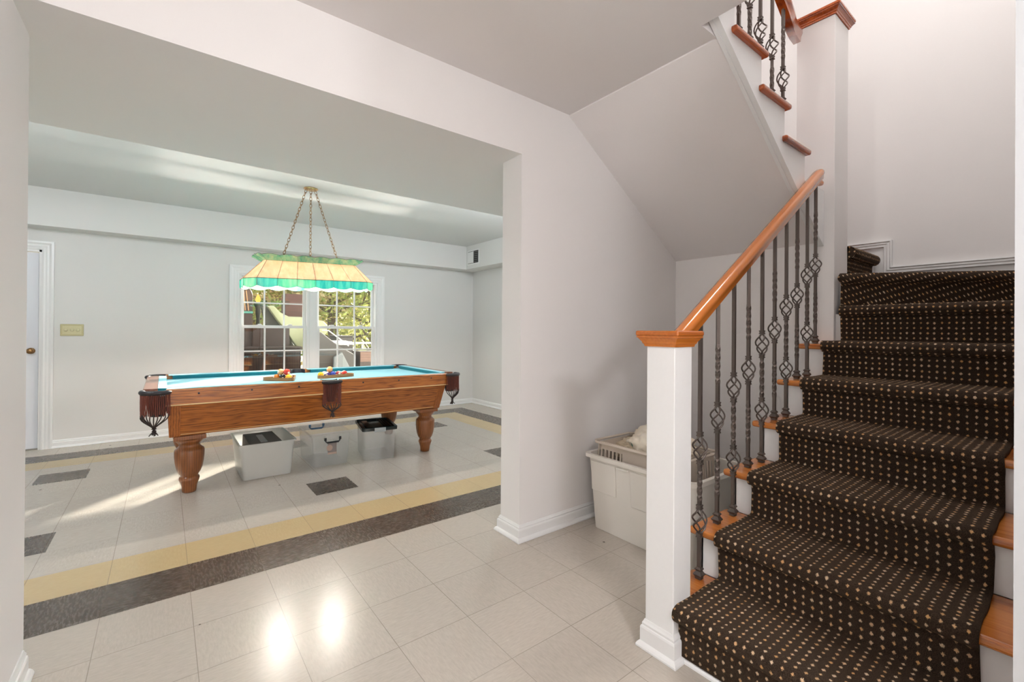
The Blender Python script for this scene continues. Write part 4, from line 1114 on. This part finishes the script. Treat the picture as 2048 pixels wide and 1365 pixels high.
# deck railing
rl = thing('deck_railing', 'white topped railing along the far edge of the deck outside the window', 'railing', (2.0, 9.5, 0))
MB().box(-1.4, 5.4, 9.44, 9.58, .90, .94).build('top_rail', TRIM, rl)
m = MB().box(-1.4, 5.4, 9.48, 9.54, .10, .15); m.build('bottom_rail', DECK, rl)
for k in range(6): MB().box(-1.3+k*1.3, -1.21+k*1.3, 9.46, 9.55, 0, .90).build('rail_post', DECK, rl)
DKW = wood('dark_brown_wood', srgb(60, 40, 30), srgb(30, 20, 16), 1, .5, 'Z', 10, .1, 4)
GRYF = simple('grey_weathered_fabric', srgb(92, 88, 84), .8, bump=.4, bscale=30)
CUSH = simple('pale_green_cushion', srgb(150, 152, 118), .45, bump=.2, bscale=20)
SLATE = simple('dark_green_grey_cushion', srgb(74, 74, 64), .6)
# tall arched cabinet at the left
t = thing('arched_cabinet', 'tall dark brown cabinet with a rounded top outside the left window', 'cabinet', (.85, 7.4, 0))
m = MB(); x0, x1 = .70, .985
arc = [(x0, .0), (x1, .0), (x1, 1.66)]+[(x1-.14+.14*math.cos(a*PI/12), 1.66+.16*math.sin(a*PI/12)) for a in range(1, 12)]+[(x0, 1.68)]
m.prism(arc, 7.25, 7.75, 'y'); m.build('cabinet_body', DKW, t, bevel=.01)
m = MB(); 
for k in range(6): m.tube([(x0+.03+.045*k*.9, 7.245, 1.46), (x0+.05+.03*k, 7.245, 1.74)], .006, 6)
m.build('fan_slats', simple('tan_cane', srgb(178, 132, 92), .5), t)
MB().box(x0, x1, 7.235, 7.25, 1.42, 1.45).build('shelf_edge', simple('teal_edge', srgb(70, 130, 116), .5), t)
# dark wooden table in front, filling the lower half of the left window
t = thing('wooden_crate_table', 'large dark brown wooden box seat below the left window', 'box seat', (1.2, 7.0, 0))
MB().box(.60, 1.50, 6.75, 7.15, 0, .93).build('seat_box', DKW, t, bevel=.01)
MB().box(.58, 1.52, 6.73, 7.17, .93, .96).build('seat_lid', DKW, t, bevel=.005)
t = thing('backrest_panel', 'dark brown slatted panel behind the box seat outside the left window', 'panel', (1.1, 7.3, 0))
MB().box(.98, 1.45, 7.20, 7.24, .0, 1.225).build('panel_board', DKW, t)
# tilted cushions
t = thing('lounge_cushion', 'pale green curved lounge cushion propped up outside the windows', 'cushion', (1.45, 7.35, 0))
prof = [(1.17, 1.53), (1.25, 1.54), (1.33, 1.45), (1.45, 1.385), (1.62, 1.385), (1.78, 1.36), (1.93, 1.33), (1.985, 1.27), (1.99, 1.16), (1.90, 1.06), (1.75, .98), (1.62, .90), (1.56, .93), (1.49, 1.03), (1.42, 1.16), (1.30, 1.32)]
m = MB(); cxp, czp = 1.55, 1.2; rings = []
for yy, f in ((7.21, .93), (7.225, 1.0), (7.30, 1.02), (7.36, .95)): rings.append([(cxp+(a-cxp)*f, yy+.10*(b-1.2), czp+(b-czp)*f) for a, b in prof])
m.ring_strip(rings); m.build('cushion_pad', CUSH, t, smooth=True, angle=60)
t = thing('folded_chair_back', 'dark grey green folded chair back leaning beside the pale cushion', 'chair', (1.25, 7.45, 0))
m = MB(); m.prism([(1.10, 1.56), (1.19, 1.56), (1.46, 1.13), (1.56, .95), (1.56, 0), (1.18, 0), (1.18, 1.2)], 7.40, 7.45, 'y'); m.build('chair_back', SLATE, t, bevel=.01)
t = thing('wooden_box', 'reddish brown wooden box standing high behind the pale cushion', 'box', (1.55, 7.7, 0))
m = MB(); m.prism([(1.47, 1.28), (1.72, 1.28), (1.72, 1.75), (1.47, 1.75)], 7.6, 7.9, 'y'); m.build('box_body', wood('red_brown_wood', srgb(84, 50, 40), srgb(54, 34, 28), 1, .6, 'X', 8, 0, 3), t, bevel=.006)
MB().box(1.50, 1.54, 7.62, 7.66, 0, 1.28).build('box_stand', DKW, t); MB().box(1.66, 1.70, 7.62, 7.66, 0, 1.28).build('box_stand', DKW, t)
# slim garden statue; glowing orange bead added to imitate a reflection in the pane
t = thing('garden_statue', 'slim dark garden statue with an orange reflection glow outside the left window', 'statue', (1.10, 7.55, 0))
m = MB(); m.lathe([(.05, 0), (.05, .02), (.015, .05), (.013, .9), (.02, 1.1), (.03, 1.25), (.022, 1.35), (.035, 1.45), (.03, 1.50), (.055, 1.57), (.05, 1.60)], (1.10, 7.60, 0), 16); m.build('statue_figure', SLATE, t, smooth=True)
fl = NT('orange_reflection'); fl.t.links.new(fl.n('ShaderNodeEmission', {'Color': (1, .42, .08), 'Strength': 1.6}).outputs[0], fl.out.inputs[0])
m = MB(); m.lathe([(.02, 1.60), (.038, 1.63), (.03, 1.67), (.014, 1.70), (.002, 1.73)], (1.10, 7.60, 0), 12); m.build('reflection', fl.m, t, smooth=True)
# grey box and covered seat seen in the right window
t = thing('storage_chest', 'grey storage chest on the deck outside the right window', 'chest', (2.25, 7.9, 0))
MB().box(2.28, 2.56, 7.75, 8.10, 0, 1.08).build('chest_body', GRYF, t, bevel=.008); MB().box(2.26, 2.58, 7.73, 8.12, 1.08, 1.10).build('chest_lid', GRYF, t, bevel=.004)
t = thing('garden_armchair', 'grey covered garden armchair outside the right window', 'armchair', (2.0, 7.2, 0))
m = MB(); m.prism([(1.78, .0), (2.36, .0), (2.38, .80), (2.10, .96), (1.86, 1.16), (1.78, 1.16)], 7.05, 7.40, 'y'); m.build('chair_cover', GRYF, t, bevel=.02)
m = MB(); m.prism([(2.02, .20), (2.18, .14), (2.26, .62), (2.14, .86), (2.02, .78)], 6.98, 7.045, 'y'); m.build('cover_flap', simple('light_grey_sheet', srgb(140, 144, 144), .5), t, bevel=.01)
hp = heap('crumpled_sheet', (2.15, 7.20, .98), .24, .12, .05, simple('white_sheet', srgb(190, 190, 190), .8), 'crumpled white sheet lying over the grey armchair outside', 'sheet', 5.5)
m = MB(); m.tube([(1.86, 7.02, 1.19), (1.95, 7.02, 1.185), (2.10, 7.02, 1.07), (2.25, 7.02, .95)], .008, 8); m.build('frame_tube', TRIM, t)
t = thing('storage_cabinet', 'low dark brown cabinet with a tan panel at the right of the right window', 'cabinet', (2.6, 7.2, 0))
MB().box(2.42, 2.95, 7.0, 7.4, 0, .86).build('cabinet_body', DKW, t, bevel=.006); MB().box(2.42, 2.60, 6.985, 7.0, .70, .855).build('tan_panel', wood('tan_panel', srgb(120, 92, 78), srgb(90, 66, 56), 1, .6, 'X', 8, 0, 3), t)
# trees beyond the deck
BARK = simple('grey_bark', srgb(112, 100, 90), .95, bump=.8, bscale=20)
def leafm(name, c):
    t = NT(name); tc = t.n('ShaderNodeTexCoord'); n = t.noise(tc.outputs['Object'], 3, 2)
    col = t.mix(n.outputs[0], c, tuple(q*1.5 for q in c)); d = t.n('ShaderNodeBsdfDiffuse', {'Color': col}); tr = t.n('ShaderNodeBsdfTranslucent', {'Color': col})
    a = t.n('ShaderNodeMixShader', {0: .45, 1: d.outputs[0], 2: tr.outputs[0]}); t.t.links.new(a.outputs[0], t.out.inputs[0]); return t.m
LEAVES = [leafm('olive_leaves', srgb(132, 140, 84)), leafm('yellow_green_leaves', srgb(170, 170, 104)), leafm('pale_brown_leaves', srgb(176, 160, 124))]
def tree(x, y, h, r, lm_, label, seed, nl=5500):
    rg = random.Random(seed); t = thing('tree', label, 'tree', (x, y, -.9))
    m = MB(); m.tube([(0, 0, 0), (.05, 0, h*.3), (-.04, .05, h*.65), (.02, 0, h)], [.16, .13, .09, .03], 10)
    tips = []
    for i in range(16):
        z = h*(.22+.72*i/16); a = rg.uniform(0, 2*PI); L = r*(1.1-.5*i/16)*rg.uniform(.7, 1.1)
        p = [(0, 0, z), (math.cos(a)*L*.4, math.sin(a)*L*.4, z+L*.18), (math.cos(a+.2)*L*.75, math.sin(a+.2)*L*.75, z+L*.25), (math.cos(a+.1)*L, math.sin(a+.1)*L, z+L*.4)]
        m.tube(p, [.045, .03, .018, .006], 6); tips += [Vector(q) for q in p[1:]]
        for j in range(3):
            b = a+rg.uniform(-1, 1); s = Vector(p[2]); e = s+Vector((math.cos(b), math.sin(b), rg.uniform(-.3, .5)))*L*.45
            m.tube([s, s.lerp(e, .5)+Vector((0, 0, .05)), e], [.014, .01, .004], 5); tips.append(e)
    o = m.build('trunk', BARK); localpart(o, t)
    bm_ = bmesh.new()
    for i in range(nl):
        c = rg.choice(tips)+Vector((rg.gauss(0, 1), rg.gauss(0, 1), rg.gauss(0, .8)))*r*.20
        d = Vector((rg.gauss(0, 1), rg.gauss(0, 1), rg.gauss(0, 1))).normalized(); e = d.orthogonal().normalized(); s = rg.uniform(.03, .075)
        vs = [bm_.verts.new(c+d*s*1.5), bm_.verts.new(c+e*s*.6), bm_.verts.new(c-d*s*1.5), bm_.verts.new(c-e*s*.6)]; bm_.faces.new(vs)
    me_ = bpy.data.meshes.new('foliage'); bm_.to_mesh(me_); bm_.free(); me_.materials.append(lm_)
    o = bpy.data.objects.new('foliage', me_); COL.objects.link(o); localpart(o, t); return t
tree(1.6, 13.0, 5.0, 2.0, LEAVES[2], 'pale brown leaved tree, leftmost beyond the deck', 1)
tree(3.55, 12.5, 5.2, 1.9, LEAVES[0], 'olive green tree with a thick grey trunk, nearest the deck in the right window', 2)
tree(5.4, 14.5, 5.6, 2.3, LEAVES[1], 'yellow green tree farthest right beyond the deck', 3)
tree(3.0, 17.5, 6.5, 3.0, LEAVES[1], 'tall yellow green tree far behind the middle of the deck', 4, 9000)
tree(6.8, 20.0, 7.0, 3.4, LEAVES[0], 'large olive tree farthest away on the right', 5, 9000)
tree(0.6, 19.0, 7.0, 3.2, LEAVES[2], 'large pale brown tree farthest away on the left', 6, 9000)
